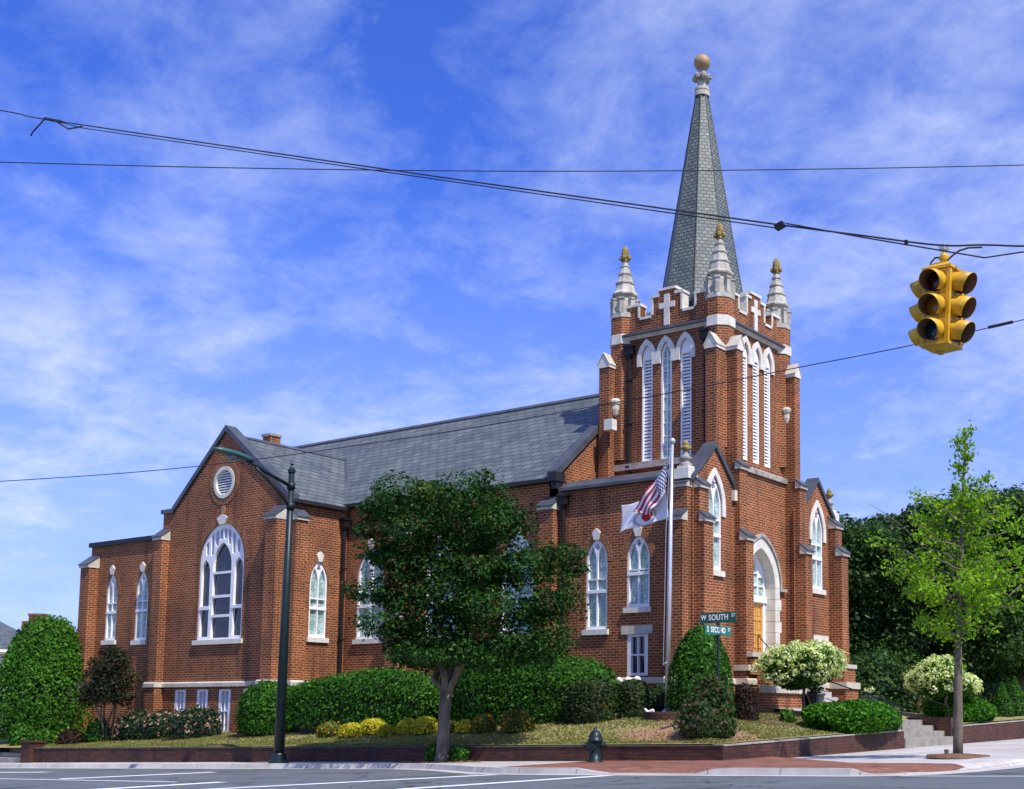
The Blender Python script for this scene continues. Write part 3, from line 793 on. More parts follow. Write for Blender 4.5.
def transept():
    mp = SW(YT); c = (XT0+XT1)/2; apex = 9.78
    gz = 7.45
    H = [lancet(c, 3.35, 5.75, 6.95, 1.08), circle(c, 8.2, .5, .5)]
    bw = [(-34.3, -33.75), (-33.2, -32.66), (-32.14, -31.57), (-31.0, -30.44)]
    H += [rect(a, b, .56, 1.86) for a, b in bw]
    w = MB()
    w.slab(mp, [(XT0, ZB), (XT1, ZB), (XT1, gz), (c, apex), (XT0+.55, gz+.02), (XT0, gz+.02)], H, 0, .18, back=False, sides=False)
    w.box(XT0+.3, XT1-.3, YT+.35, YT+.4, ZB, gz-.4)
    me = EW(XT1); he = lancet(24.70, 3.38, 5.02, 5.72, .33)
    w.slab(me, rect(YT, YA+.02, ZB, EZ-.04), [he], 0, .16, back=False, sides=False)
    w.box(XT1-.35, XT1-.3, YT+.3, YA, ZB, EZ-.1)
    w.face([(XT0, YT, ZB), (XT0, YA+4, ZB), (XT0, YA+4, gz), (XT0, YT, gz)])
    cb(w, 'transept_wall', 'brick')
    two_light(me, 24.70, 3.38, 5.02, 5.72, .33, zm=4.25, small=.22)
    for a, b in bw: sash(mp, a, b, .56, 1.86, 'greypane', 2, .11)
    # round louvred vent
    v = MB(); v.slab(mp, circle(c, 8.2, .5, .5), [circle(c, 8.2, .39, .39)], -.04, .14)
    vent = cb(v, 'round_vent', 'stone_w')
    s = MB()
    for k in range(9):
        z = 8.2-.36+.08*k; hw = math.sqrt(max(.01, .39**2-(z-8.2+.02)**2))
        P = [mp(c-hw, z, .03), mp(c+hw, z, .03), mp(c+hw, z+.065, .12), mp(c-hw, z+.065, .12)]
        s.face(P); s.face([(x, y, zz+.018) for x, y, zz in P]); s.face([P[0], P[1], (P[1][0], P[1][1], P[1][2]+.018), (P[0][0], P[0][1], P[0][2]+.018)])
    cb(s, 'louvres', 'white', vent)
    b = MB(); b.slab(mp, circle(c, 8.2, .42, .42), [], .15, .16); cb(b, 'backing', 'black', vent)
    ring = MB()
    for k in range(28):
        a0, a1 = 2*math.pi*k/28, 2*math.pi*(k+1)/28
        q = lambda r, a: (c+r*math.cos(a), 8.2+r*math.sin(a))
        L0, L1 = a0*.62*K, a1*.62*K
        for da, db in ((-.02, -.02),):
            ring.face([mp(*q(.5, a0), -.02), mp(*q(.5, a1), -.02), mp(*q(.7, a1), -.02), mp(*q(.7, a0), -.02)], [(0, L0), (0, L1), (.24, L1), (.24, L0)])
            ring.face([mp(*q(.7, a0), -.02), mp(*q(.7, a1), -.02), mp(*q(.7, a1), .02), mp(*q(.7, a0), .02)], [(0, L0), (0, L1), (.24, L1), (.24, L0)])
    cb(ring, 'brick_ring', 'brick_uv', vent)
    # great window
    z0, zs, zt, a = 3.35, 5.75, 6.95, 1.08
    L = []
    cw2 = .44
    hd = lancet(c, z0+2.1, z0+2.28, z0+3.0, cw2)
    L.append(hd)
    for za, zb in ((.07, .70), (.78, 1.30), (1.38, 2.03)): L.append(rect(c-cw2, c+cw2, z0+za, z0+zb))
    for sg in (-1, 1):
        x0 = c+sg*.79
        L.append(rect(x0-.205, x0+.205, z0+.12, z0+.94)); L.append(lancet(x0, z0+1.06, z0+2.1, z0+2.5, .205))
    slits = []
    for x, za, zb in ((-.76, 2.62, 3.08), (-.52, 2.60, 3.30), (-.30, 2.88, 3.42), (-.10, 3.07, 3.47), (.10, 3.07, 3.47), (.30, 2.88, 3.42), (.52, 2.60, 3.30), (.76, 2.62, 3.08)):
        q = [(c+x-.072, z0+za+.06), (c+x, z0+za), (c+x+.072, z0+za+.06), (c+x+.072, z0+zb-.10*(1 if x > 0 else 0)), (c+x-.072, z0+zb-.10*(1 if x < 0 else 0))]
        L.append(q); slits.append(q)
    fr = MB(); fr.slab(mp, lancet(c, z0, zs, zt, a-.005), L, .04, .15)
    win = cb(fr, 'window', 'white')
    tr = MB(); 
    for sg in (-1, 1): tr.slab(mp, rect(c+sg*.79-.27, c+sg*.79+.27, z0+.955, z0+1.045), [], .02, .05)
    cb(tr, 'transom', 'white', win)
    p = MB(); p.slab(mp, lancet(c, z0, zs, zt-.05, a-.04), [], .125, .135); cb(p, 'pane', 'glass_d', win)
    p = MB()
    for q in slits: p.slab(mp, q, [], .09, .10)
    cb(p, 'tracery_panel', 'lav', win)
    sill_key(win, mp, c, z0, zt, a+.03, True, True, .24)
    ring = MB(); arch_ring(ring, mp, c, zs, zt, a, .22, -.010, n=14); cb(ring, 'brick_arch', 'brick_uv', win)
    kb = MB(); kb.slab(mp, rect(c-.09, c+.09, 7.24, 7.47), [], -.02, .02); cb(kb, 'brick_ring', 'brick_uv', vent)
    # roof
    r = MB(); y0 = YT+.05; yr = YA+(apex-.06-EZ)/((RZ-EZ)/(YC-YA))
    hw = (XT1-XT0)/2; zr = apex-.06
    sl = math.hypot(hw, zr-gz)*K
    ex = XT1+.13; ez = gz-.04
    u = [(0, 0), ((yr-y0)*K, 0), ((yr-y0)*K, sl), (0, sl)]
    r.face([(ex, y0, ez), (ex, YA-.1, ez), (c, yr, zr), (c, y0, zr)], [(0, 0), ((YA-y0)*K, 0), ((yr-y0)*K, sl), (0, sl)])
    r.face([(XT0-.0, y0, ez), (XT0-.0, YA-.1, ez), (c, yr, zr), (c, y0, zr)], [(0, 0), ((YA-y0)*K, 0), ((yr-y0)*K, sl), (0, sl)])
    roof = cb(r, 'transept_roof', 'slate')
    rg = MB(); rg.prism(lambda u, v, d: (u, d, v), [(c-.1, zr-.04), (c, zr+.05), (c+.1, zr-.04)], y0, yr); cb(rg, 'ridge_cap', 'flash', roof)
    g = MB(); g.box(XT1-.0, XT1+.2, YT+.02, YA-.21, gz-.14, gz-.03); cb(g, 'gutter', 'gutter', roof)
    vl = MB(); vl.tube([(XT1+.1, YA-.1, ez+.03), (c, yr, zr+.03)], .07, 6); cb(vl, 'valley_flashing', 'flash', roof)
    cpg = MB(); mq = lambda u, v, d: (u, d, v)
    t = .14
    cpg.prism(mq, [(XT1+.06, gz-.06), (c, apex+.03), (c, apex+.03+t*1.3), (XT1+.06, gz-.06+t*1.3)], YT-.07, YT+.32)
    cpg.prism(mq, [(XT0+.5, gz+.0), (c, apex+.03), (c, apex+.03+t*1.3), (XT0+.5, gz+.0+t*1.3)], YT-.07, YT+.32)
    cpg.box(XT0-.07, XT0+.56, YT-.068, YT+.30, gz+.021, gz+.15)
    cb(cpg, 'gable_coping', 'flash')
    buttress('S', YT, XT1-.28, .5, [(.38, 6.85)], ZB); buttress('E', XT1, YT+.26, .42, [(.3, 6.85)], ZB)
    band_S(XT0, XT1, YT, .002); band_E(YT, YA, XT1, .003)
    # chimney behind the ridge
    ch = MB(); ch.box(-37.45, -37.02, 28.8, 29.25, 8, 11.27); o = cb(ch, 'chimney', 'brick')
    ch = MB(); ch.box(-37.49, -36.98, 28.76, 29.29, 11.271, 11.36); cb(ch, 'chimney_cap', 'stone_old', o)


def wing():
    mp = SW(YW); zt = 6.68
    W = [(-38.05, 3.5, 5.0, 5.74, .31), (-36.37, 3.45, 5.0, 5.74, .33)]
    w = MB()
    w.slab(mp, rect(XWL, XT0+.02, ZB, zt), [lancet(*q) for q in W] + [rect(-35.95, -35.75, .3, 1.5)], 0, .16, back=False, sides=False)
    w.box(XWL+.02, XT0, YW+.3, YW+.34, ZB, zt-.05)
    w.face([(XWL, YW, ZB), (XWL, 36, ZB), (XWL, 36, zt), (XWL, YW, zt)])
    w.face([(XWL, YW, zt-.03), (XWL, 36, zt-.03), (XT0, 36, zt-.03), (XT0, YW, zt-.03)])
    w.face([(-35.5, 33.5, ZB), (XN, 33.5, ZB), (XN, 33.5, EZ), (-35.5, 33.5, EZ)])
    w.face([(-35.5, YA, EZ-.02), (-35.5, 33.5, EZ-.02), (-37.68, YC, RZ-.1)])
    w.face([(-35.5, YA, 6), (-35.5, 33.5, 6), (-35.5, 33.5, EZ), (-35.5, YA, EZ)])
    cb(w, 'wing_wall', 'brick')
    for q in W: two_light(mp, *q, zm=4.42, small=.24)
    d = MB(); d.slab(mp, rect(-35.95, -35.75, .3, 1.5), [], .05, .1); cb(d, 'side_door', 'white')
    c = MB(); c.box(XWL-.07, XT0-.0, YW-.08, YW+.3, zt+.001, zt+.15); cb(c, 'parapet_coping', 'gutter')
    buttress('S', YW, XWL+.22, .5, [(.34, 6.02)], ZB)
    buttress('S', YW, XT0+.16, .42, [(.32, 6.66)], ZB)
    band_S(-36.0, XT0+.3, YW, .004)


def narthex():
    mp = SW(YA); zt = 7.16
    l1, l2 = (-19.61, 3.35, 5.15, 5.78, .35), (-18.27, 3.88, 5.15, 5.78, .36)
    w = MB()
    w.slab(mp, rect(XN+.02, XF, ZB, zt), [lancet(*l1), lancet(*l2), rect(-18.6, -17.95, 2.14, 3.2)], 0, .15, back=False, sides=False)
    w.box(XN, XF-.3, YA+.28, YA+.32, ZB, zt-.05)
    w.face([(XN, YA, zt-.02), (XF, YA, zt-.02), (XF, 28.1, zt-.02), (XN, 28.1, zt-.02)]); w.face([(XN, 31.2, zt-.02), (XF, 31.2, zt-.02), (XF, 2*YC-YA, zt-.02), (XN, 2*YC-YA, zt-.02)])
    w.face([(XN, 2*YC-YA, ZB), (XF, 2*YC-YA, ZB), (XF, 2*YC-YA, zt), (XN, 2*YC-YA, zt)])
    me = EW(XF)
    for sg in (1, -1):
        yy = lambda y: y if sg == 1 else 2*YC-y
        y0, ya, y1 = yy(YA), yy(26.74), yy(28.2)
        P = [(y0, ZB), (y1, ZB), (y1, 7.05), (yy(27.8), 7.05), (ya, 8.05), (y0, 7.08)]
        if sg == -1: P = P[::-1]
        H = [lancet(ya, 4.83, 6.5, 7.33, .37)]
        if sg == -1: H.append(rect(32.35, 33.0, 2.25, 3.3))
        w.slab(me, P, H, 0, .16, back=False, sides=False)
        w.slab(me, [(y0, 7.0), (ya, 8.05), (yy(27.8), 7.05)], [], .29, .30)
    cb(w, 'narthex_wall', 'brick')
    two_light(mp, *l1, zm=4.35, small=.26); two_light(mp, *l2, zm=4.75, small=.04)
    s = sash(mp, -18.6, -17.95, 2.14, 3.2, 'curtain', 2, .1)
    li = MB(); li.slab(mp, rect(-18.78, -17.80, 3.2, 3.42), [], -.03, .06); cb(li, 'lintel', 'stone', s)
    for sg in (1, -1):
        yy = lambda y: y if sg == 1 else 2*YC-y
        two_light(me, yy(26.74), 4.83, 6.5, 7.33, .37, zm=5.75, small=.34, hood=True)
        c = MB(); mq = lambda u, v, d: (d, u, v); ya = yy(26.74)
        for ye, ze in ((yy(YA-.12), 6.98), (yy(27.86), 6.98)):
            c.prism(mq, [(ye, ze), (ya, 8.06), (ya, 8.2), (ye, ze+.16)], XF-.32, XF+.07)
        cb(c, 'gable_coping', 'flash')
        k = MB(); k.box(XF-.2, XF+.1, min(yy(27.62), yy(27.82)), max(yy(27.62), yy(27.82)), 6.78, 7.06); cb(k, 'kneeler', 'stone_w')
        buttress('E', XF, yy(YA+.28) if sg == 1 else 33.5, .44, [(.3, 6.05), (.16, 6.92)] if sg == 1 else [(.44, 5.98), (.24, 6.82)], ZB)
    s = sash(me, 32.35, 33.0, 2.25, 3.3, 'curtain', 2, .1)
    li = MB(); li.slab(me, rect(32.2, 33.15, 3.3, 3.48), [], -.05, .06); cb(li, 'lintel', 'stone_w', s)
    buttress('S', YA, XF-.26, .42, [(.4, 6.05), (.2, 6.92)], ZB)
    # corner piers with turned finials
    for sg in (1, -1):
        y = YA-.02 if sg == 1 else 2*YC-YA+.22
        b = MB(); b.box(XF-.42, XF+.02, y-.22, y+.22, 7.06, 7.32); b.box(XF-.36, XF-.04, y-.16, y+.16, 7.32, 7.40)
        o = cb(b, 'corner_pier', 'stone_w')
        f = MB(); f.lathe((XF-.2, y, 7.40), [(.17, 0), (.17, .06), (.10, .09), (.09, .16), (.15, .19), (.15, .23), (.07, .28), (.05, .36), (.07, .38)], 12)
        f.cur = 1; f.lathe((XF-.2, y, 7.78), [(.05, 0), (.11, .05), (.12, .1), (.07, .16), (.08, .2), (.05, .27), (.01, .31)], 8)
        for k in range(4):
            a = k*math.pi/2+.4; f.lathe((XF-.2+.1*math.cos(a), y+.1*math.sin(a), 7.82), [(.01, 0), (.05, .04), (.04, .09), (.005, .12)], 6)
        cb(f, 'finial', ['stone_old', 'stone_moss'], o)
    # sloping metal coping along the side parapet
    c = MB(); c.prism(lambda u, v, d: (d, u, v), [(YA-.14, zt-.03), (YA-.14, zt+.05), (YA+.32, zt+.30), (YA+.32, zt-.03)], XN+.12, XF-.43); cb(c, 'parapet_coping', 'flash')
    band_S(XN+.15, XF, YA, .0015); band_E(YA, 28.0, XF, .0025); band_E(31.3, 2*YC-YA, XF, .0035)
    p = MB(); p.box(XN+.2, XF+.05, YA-.05, YA+.02, ZB, 1.938); p.box(XF-.02, XF+.052, YA-.048, 28.1, ZB, 1.937); p.box(XF-.02, XF+.053, 31.2, 2*YC-YA+.05, ZB, 1.937); cb(p, 'plinth', 'brick')
    st = MB(); st.slab(me, rect(26.05, 26.55, 2.5, 2.95), [], -.012, .02); cb(st, 'cornerstone', 'stone_w')


def downpipe(x, y, z0, z1, head=True, mat='black'):
    d = MB(); d.tube([(x, y, z0), (x, y, z1)], .055, 8)
    if head:
        d.box(x-.13, x+.13, y-.1, y+.1, z1, z1+.22); d.box(x-.16, x+.16, y-.13, y+.12, z1+.221, z1+.28)
        d.lathe((x, y, z1-.12), [(.055, 0), (.11, .12)], 8)
    for k in range(3):
        z = z0+(z1-z0)*(k+.6)/3.2; d.box(x-.07, x+.07, y-.065, y+.1, z, z+.05)
    cb(d, 'downpipe', mat)


def tower():
    X0, X1, Y0, Y1 = -20.66, -17.0, 27.81, 31.47
    XC = (X0+X1)/2
    ms, me = SW(Y0), EW(X1)
    zs0, zsp, zap = 8.17, 11.12, 11.52
    lx = [XC-.65, XC, XC+.65]; ly = [YC-.65, YC, YC+.65]
    w = MB()
    w.slab(ms, rect(X0, X1, 6.9, 12.0), [lancet(c, zs0, zsp, zap, .185) for c in lx], 0, .2, back=False, sides=False)
    w.slab(me, rect(Y0, Y1, 6.9, 12.0), [lancet(c, zs0, zsp, zap, .185) for c in ly], 0, .2, back=False, sides=False)
    w.box(X0+.05, X1-.3, Y0+.3, Y1, 6.5, 12.0)
    cb(w, 'tower_wall', 'brick')
    for mp, cs, kinds in ((ms, lx, 'LGL'), (me, ly, 'LLL')):
        for c, kd in zip(cs, kinds):
            if kd == 'L': win = louvre(mp, c, zs0, zsp, zap, .185)
            else:
                fr = MB(); fr.slab(mp, lancet(c, zs0, zsp, zap, .182), [lancet(c, zs0+.07, zsp, zap-.1, .125)], .02, .12); win = cb(fr, 'window', 'white')
                p = MB(); p.slab(mp, lancet(c, zs0+.03, zsp, zap-.05, .15), [], .09, .1); cb(p, 'pane', 'glass', win)
                mt = MB(); mt.slab(mp, rect(c-.012, c+.012, zs0+.07, zap-.16), [], .06, .089)
                for k in range(8): mt.slab(mp, rect(c-.12, c+.12, zs0+.3+.37*k, zs0+.32+.37*k), [], .062, .088)
                cb(mt, 'glazing_bar', 'white', win)
            a = MB(); arch_ring(a, mp, c, zsp, zap, .185, .138, -.06, uv=False, leg=.2, depth=.1); cb(a, 'stone_arch', 'stone_w', win)
    # sills
    s = MB(); s.box(X0+.05, X1-.3, Y0-.14, Y0+.02, 7.98, 8.16); o = cb(s, 'tower_sill', 'stone_old')
    # lower stage of the front with the portal
    XL, YL0, YL1 = -16.9, 28.0, 31.28
    ml = EW(XL)
    a_in, zsq, zaq = .78, 4.72, 5.82
    w = MB(); w.slab(ml, rect(YL0, YL1, ZB, 7.82), [lancet(YC, 2.2, zsq, zaq, a_in+.16)], 0, .5, back=False, sides=False)
    w.face([(XL, YL0, ZB), (X1-.4, YL0, ZB), (X1-.4, YL0, 7.82), (XL, YL0, 7.82)]); w.face([(XL, YL1, ZB), (X1-.4, YL1, ZB), (X1-.4, YL1, 7.82), (XL, YL1, 7.82)])
    cb(w, 'portal_wall', 'brick')
    s = MB(); s.prism(lambda u, v, d: (XL+u, d, v), [(.08, 7.80), (.08, 7.93), (-.4, 8.17), (-.4, 7.80)], YL0-.1, YL1+.08); cb(s, 'tower_sill', 'stone_old')
    # portal: stone arch with quoins, recessed door
    st = MB(); arch_ring(st, ml, YC, zsq, zaq-.05, a_in, .26, -.05, n=12, uv=False, depth=.5)
    po = cb(st, 'portal_arch', 'stone_w')
    for sg in (-1, 1):
        jb = MB()
        for k in range(8):
            z = 2.2+.315*k; ww = .26 if k % 2 else .36
            a, b = YC+sg*a_in, YC+sg*(a_in+ww)
            jb.slab(ml, rect(min(a, b), max(a, b), z, z+.305), [], -.05-.003*(k % 2), .5)
        cb(jb, 'jamb_stone', 'stone_w', po)
    hm = MB(); arch_ring(hm, ml, YC, zsq, zaq+.275, a_in+.262, .07, -.10, n=12, uv=False, depth=.1)
    hm.box(XL+.02, XL+.11, YC+a_in+.262, YC+a_in+.62, zsq-.09, zsq); hm.box(XL+.02, XL+.11, YC-a_in-.62, YC-a_in-.262, zsq-.09, zsq); cb(hm, 'hood_mould', 'stone_old', po)
    d0 = .27
    fr = MB(); Lh = [rect(YC-a_in+.14, YC-.03, 2.25, 4.27), rect(YC+.03, YC+a_in-.14, 2.25, 4.27)]
    for k in range(4):
        x0 = YC-a_in+.14+.34*k; hh = (5.2, 5.42, 5.42, 5.2)[k]
        Lh += [rect(x0, x0+.29, 4.48, 4.74), rect(x0, x0+.29, 4.775, 5.0 if k in (0, 3) else 5.09)]
        if k in (1, 2): Lh.append([(x0, 5.125), (x0+.29, 5.125), (x0+(.29 if k == 1 else .12), 5.5), (x0+(.17 if k == 1 else 0), 5.42)])
    fr.slab(ml, lancet(YC, 2.2, zsq, zaq-.06, a_in-.003), Lh, d0, d0+.08); fr.slab(ml, rect(YC-a_in+.003, YC+a_in-.003, 4.29, 4.43), [], d0-.05, d0+.03)
    df = cb(fr, 'door_frame', 'white', po)
    p = MB(); p.slab(ml, lancet(YC, 4.4, zsq, zaq-.1, a_in-.03), [], d0+.05, d0+.06); cb(p, 'fanlight_pane', 'glass', po)
    for sg in (-1, 1):
        d = MB(); ya, yb = (YC+.031, YC+a_in-.141) if sg > 0 else (YC-a_in+.141, YC-.031)
        pan = []
        for k in range(5):
            for j in range(2):
                w_ = (yb-ya-.18)/2; y = ya+.06+j*(w_+.06); pan.append(rect(y, y+w_, 2.33+.385*k, 2.33+.385*k+.30))
        d.slab(ml, rect(ya, yb, 2.25, 4.27), pan, d0+.03, d0+.06); d.slab(ml, rect(ya, yb, 2.26, 4.26), [], d0+.055, d0+.075)
        for q in pan: d.slab(ml, rect(q[0][0]+.04, q[1][0]-.04, q[0][1]+.04, q[2][1]-.04), [], d0+.04, d0+.056)
        cb(d, 'door', 'door', po)
    # buttresses: portal, and the pairs at the tower corners
    for sg in (1, -1):
        yy = lambda y: y if sg == 1 else 2*YC-y
        buttress('E', XL, yy(27.95), .4, [(.66, 5.80), (.47, 7.72)], ZB, last=.335)
        ob = MB(); ob.box(XF, XF+.46, yy(27.95)-.25, yy(27.95)+.25, 2.30, 2.45); cb(ob, 'offset_stone', 'stone')
        # front pair
        yb = yy(28.0); b = MB()
        b.box(X1-.05, -16.56, yb-.155, yb+.155, 7.85, 10.95); o = cb(b, 'buttress', 'brick')
        g = MB(); g.prism(lambda u, v, d: (d, u, v), [(yb-.19, 10.95), (yb+.19, 10.95), (yb+.19, 11.02), (yb, 11.32), (yb-.19, 11.02)], X1-.06, -16.53); cb(g, 'gabled_cap', 'stone_w', o)
        g = MB()
        for s2 in (1, -1): g.prism(lambda u, v, d: (d, u, v), [(yb+s2*.2, 11.02), (yb, 11.34), (yb, 11.38), (yb+s2*.21, 11.05)], X1-.07, -16.51)
        cb(g, 'cap_slate', 'stone', o)
    for xb in (-17.1, -20.68):
        b = MB(); b.box(xb-.17, xb+.17, 27.38, Y0+.05, 6.9, 10.95); o = cb(b, 'buttress', 'brick')
        g = MB(); g.prism(lambda u, v, d: (u, d, v), [(xb-.2, 10.95), (xb+.2, 10.95), (xb+.2, 11.02), (xb, 11.34), (xb-.2, 11.02)], 27.35, Y0+.06); cb(g, 'gabled_cap', 'stone_w', o)
        g = MB()
        for s2 in (1, -1): g.prism(lambda u, v, d: (u, d, v), [(xb+s2*.21, 11.02), (xb, 11.36), (xb, 11.40), (xb+s2*.22, 11.05)], 27.33, Y0+.07)
        cb(g, 'cap_slate', 'stone', o)
    b = MB(); b.box(XN+.46, XN+.74, 27.15, 27.379, 9.07, 9.38); cb(b, 'kneeler', 'stone_w')
    # string course and battlements
    sc = MB()
    prof = [(-.03, 11.74), (.05, 11.74), (.1, 11.84), (-.03, 11.84)]
    sc.prism(lambda u, v, d: (d, Y0-u, v), prof, X0+.3, X1-.3); sc.prism(lambda u, v, d: (X1+u, d, v), prof, Y0+.3, Y1-.3)
    o = cb(sc, 'string_course', 'stone')
    sc = MB(); prof = [(-.03, 11.841), (.17, 11.841), (.17, 11.90), (-.03, 11.99)]
    sc.prism(lambda u, v, d: (d, Y0-u, v), prof, X0+.3, X1-.3); sc.prism(lambda u, v, d: (X1+u, d, v), prof, Y0+.3, Y1-.3); cb(sc, 'drip_mould', 'flash', o)
    for nm, mk, c0 in (('S', lambda u, v, d: (XC+u, Y0+.02+d, v), 0), ('E', lambda u, v, d: (X1-.02-d, YC+u, v), 0), ('N', lambda u, v, d: (XC+u, Y1-.3+d, v), 0), ('W', lambda u, v, d: (X0+.3-d, YC+u, v), 0)):
        h = 1.45
        P = [(-h, 11.95), (h, 11.95), (h, 12.72), (.92, 12.72), (.92, 12.3), (.53, 12.3), (.53, 12.86), (.28, 12.86), (.28, 13.02), (-.28, 13.02), (-.28, 12.86), (-.53, 12.86), (-.53, 12.3), (-.92, 12.3), (-.92, 12.72), (-h, 12.72)]
        b = MB(); b.slab(mk, P, [], 0, .26); o = cb(b, 'parapet', 'brick')
        c = MB()
        for x0, x1, z in ((-1.45, -.90, 12.72), (.90, 1.45, 12.72), (-.92, -.53, 12.3), (.53, .92, 12.3), (-.56, -.26, 12.86), (.26, .56, 12.86), (-.31, .31, 13.02)):
            c.slab(mk, rect(x0, x1, z+.001, z+.075), [], -.035, .30)
        for x, z0, z1 in ((.925, 12.376, 12.72), (.47, 12.376, 12.86), (-.53, 12.376, 12.86), (-.985, 12.376, 12.72)):
            c.slab(mk, rect(x-.002, x+.062, z0, z1-.001), [], -.03, .29)
        cb(c, 'coping', 'stone_w', o)
        x_ = MB(); x_.slab(mk, [(-.09, 12.0), (.09, 12.0), (.09, 12.5), (.26, 12.5), (.26, 12.66), (.09, 12.66), (.09, 12.9), (-.09, 12.9), (-.09, 12.66), (-.26, 12.66), (-.26, 12.5), (-.09, 12.5)], [], -.03, .05); cb(x_, 'cross', 'stone_w', o)
    # corner turrets with pinnacles
    for x, y in ((-17.22, 28.03), (-17.22, 31.25), (-20.44, 28.03), (-20.44, 31.25)):
        t = MB(); t.lathe((x, y, 0), [(.40, 8.3), (.40, 12.46)], 8); o = cb(t, 'turret', 'brick')
        s = MB(); s.lathe((x, y, 0), [(.40, 11.66), (.435, 11.67), (.435, 11.93), (.40, 11.95)], 8); cb(s, 'stone_band', 'stone_w', o)
        pn = MB(); pn.lathe((x, y, 0), [(.41, 12.455), (.42, 12.46), (.42, 12.6), (.34, 12.62), (.34, 13.0), (.30, 13.06), (.30, 13.18)], 8)
        for k in range(8):
            a = 2*math.pi*(k+.5)/8; cx_, cy_ = x+.345*math.cos(a), y+.345*math.sin(a)
            pn.rbox((cx_, cy_, 12.8), .075, .055, .2, Matrix.Rotation(a, 3, 'Z'))
            pn.rbox((cx_, cy_, 13.02), .10, .075, .022, Matrix.Rotation(a, 3, 'Z'))
        pn.lathe((x, y, 0), [(.38, 13.17), (.39, 13.21), (.31, 13.30), (.255, 13.52), (.285, 13.53), (.285, 13.57), (.235, 13.6), (.185, 13.8), (.215, 13.81), (.215, 13.845), (.165, 13.87), (.12, 14.04), (.145, 14.05), (.145, 14.08), (.10, 14.1), (.07, 14.24)], 8)
        pin = cb(pn, 'pinnacle', 'stone_p', o)
        f = MB(); f.lathe((x, y, 14.2), [(.075, 0), (.11, .03), (.07, .07), (.07, .12), (.10, .17), (.115, .26), (.10, .38), (.06, .46), (.01, .49)], 10)
        for k in range(4):
            a = k*math.pi/2+.35; f.lathe((x+.12*math.cos(a), y+.12*math.sin(a), 14.25), [(.02, 0), (.065, .05), (.06, .11), (.01, .16)], 7)
        cb(f, 'finial', 'stone_moss', o, smooth=False)
    # spire
    sp = MB(); n = 8; r0, r1, z0, z1 = 1.27/math.cos(math.pi/8), .165/math.cos(math.pi/8), 12.35, 19.55
    H = math.hypot(z1-z0, r0-r1)*K; s0, s1 = r0*math.sin(math.pi/8)*K, r1*math.sin(math.pi/8)*K
    for k in range(n):
        a0, a1 = 2*math.pi*(k+.5)/n, 2*math.pi*(k+1.5)/n
        q = lambda r, a, z: (XC+r*math.cos(a), YC+r*math.sin(a), z)
        sp.face([q(r0, a0, z0), q(r0, a1, z0), q(r1, a1, z1), q(r1, a0, z1)], [(k*3.1-s0, 0), (k*3.1+s0, 0), (k*3.1+s1, H), (k*3.1-s1, H)])
    o = cb(sp, 'spire', 'slate_sp')
    hp = MB()
    for k in range(n):
        a = 2*math.pi*(k+.5)/n; hp.tube([(XC+r0*math.cos(a), YC+r0*math.sin(a), z0), (XC+r1*math.cos(a), YC+r1*math.sin(a), z1)], .022, 5)
    cb(hp, 'hip_flashing', 'slate', o)
    f = MB(); f.lathe((XC, YC, 19.5), [(.23, 0), (.23, .14), (.16, .17), (.22, .19), (.22, .26), (.13, .3), (.11, .44)], 16); cb(f, 'spire_collar', 'stone', o)
    f = MB(); f.lathe((XC, YC, 19.92), [(.1, 0), (.16, .06), (.15, .24), (.1, .3), (.12, .44)], 12)
    for k in range(6):
        a = k*math.pi/3+.3; f.lathe((XC+.2*math.cos(a), YC+.2*math.sin(a), 19.98), [(.02, 0), (.10, .06), (.11, .14), (.06, .2), (.01, .22)], 8)
    cb(f, 'spire_knob', 'stone_old', o)
    f = MB(); f.lathe((XC, YC, 20.58), [(.01, -.27)]+[(.25*math.cos(t), .25*math.sin(t)) for t in np.linspace(-1.4, 1.4, 13)]+[(.01, .25)], 24); cb(f, 'spire_ball', 'ball', o, smooth=True)
    rf = MB(); rf.face([(X0, Y0, 11.97), (X1, Y0, 11.97), (X1, Y1, 11.97), (X0, Y1, 11.97)]); cb(rf, 'tower_roof', 'flash')
    downpipe(-20.05, Y0-.08, 7.3, 11.3); downpipe(-17.5, Y0-.08, 7.3, 11.35)
    # stone brackets with lamps, high on the tower
    for p, mp in (((-20.47, 27.66), None), ((-16.86, 31.18), None)):
        b = MB(); b.lathe((p[0], p[1], 9.55), [(.03, 0), (.10, .06), (.14, .2), (.14, .34), (.17, .36), (.19, .44), (.12, .52)], 10); cb(b, 'wall_lamp', 'stone')
    # porch in front of the door
    XP = -16.13
    b = MB(); b.box(XL-.02, XP, 28.17, 31.1, ZB, 2.2); o = cb(b, 'porch', 'brick')
    b = MB(); b.box(XP-.2, XP+.003, 27.83, 31.0, 2.2, 2.66); cb(b, 'porch_parapet', 'brick', o)
    b = MB(); b.box(XP-.26, XP+.07, 27.77, 31.05, 2.661, 2.78); cb(b, 'porch_coping', 'stone', o)
    b = MB(); b.box(XP-.05, XP+.08, 28.2, 31.0, 1.74, 1.93); cb(b, 'stone_band', 'stone', o)
    b = MB()
    for k in range(6): b.box(-16.1, -15.9+.2*k, 30.75, 31.6, 1.0-.0*k, 1.95-.15*k)
    cb(b, 'porch_steps', 'conc', o)
    r = MB()
    r.tube([(XP-.1, 28.35, 2.78), (XP-.1, 28.35, 3.25), (XP-.1, 28.9, 2.95), (XP-.1, 29.1, 2.78)], .016, 6); r.tube([(XP-.1, 30.4, 2.78), (XP-.1, 30.5, 3.0), (XP-.1, 30.9, 3.02), (XP-.1, 30.9, 2.78)], .016, 6)
    cb(r, 'handrail', 'black', o)
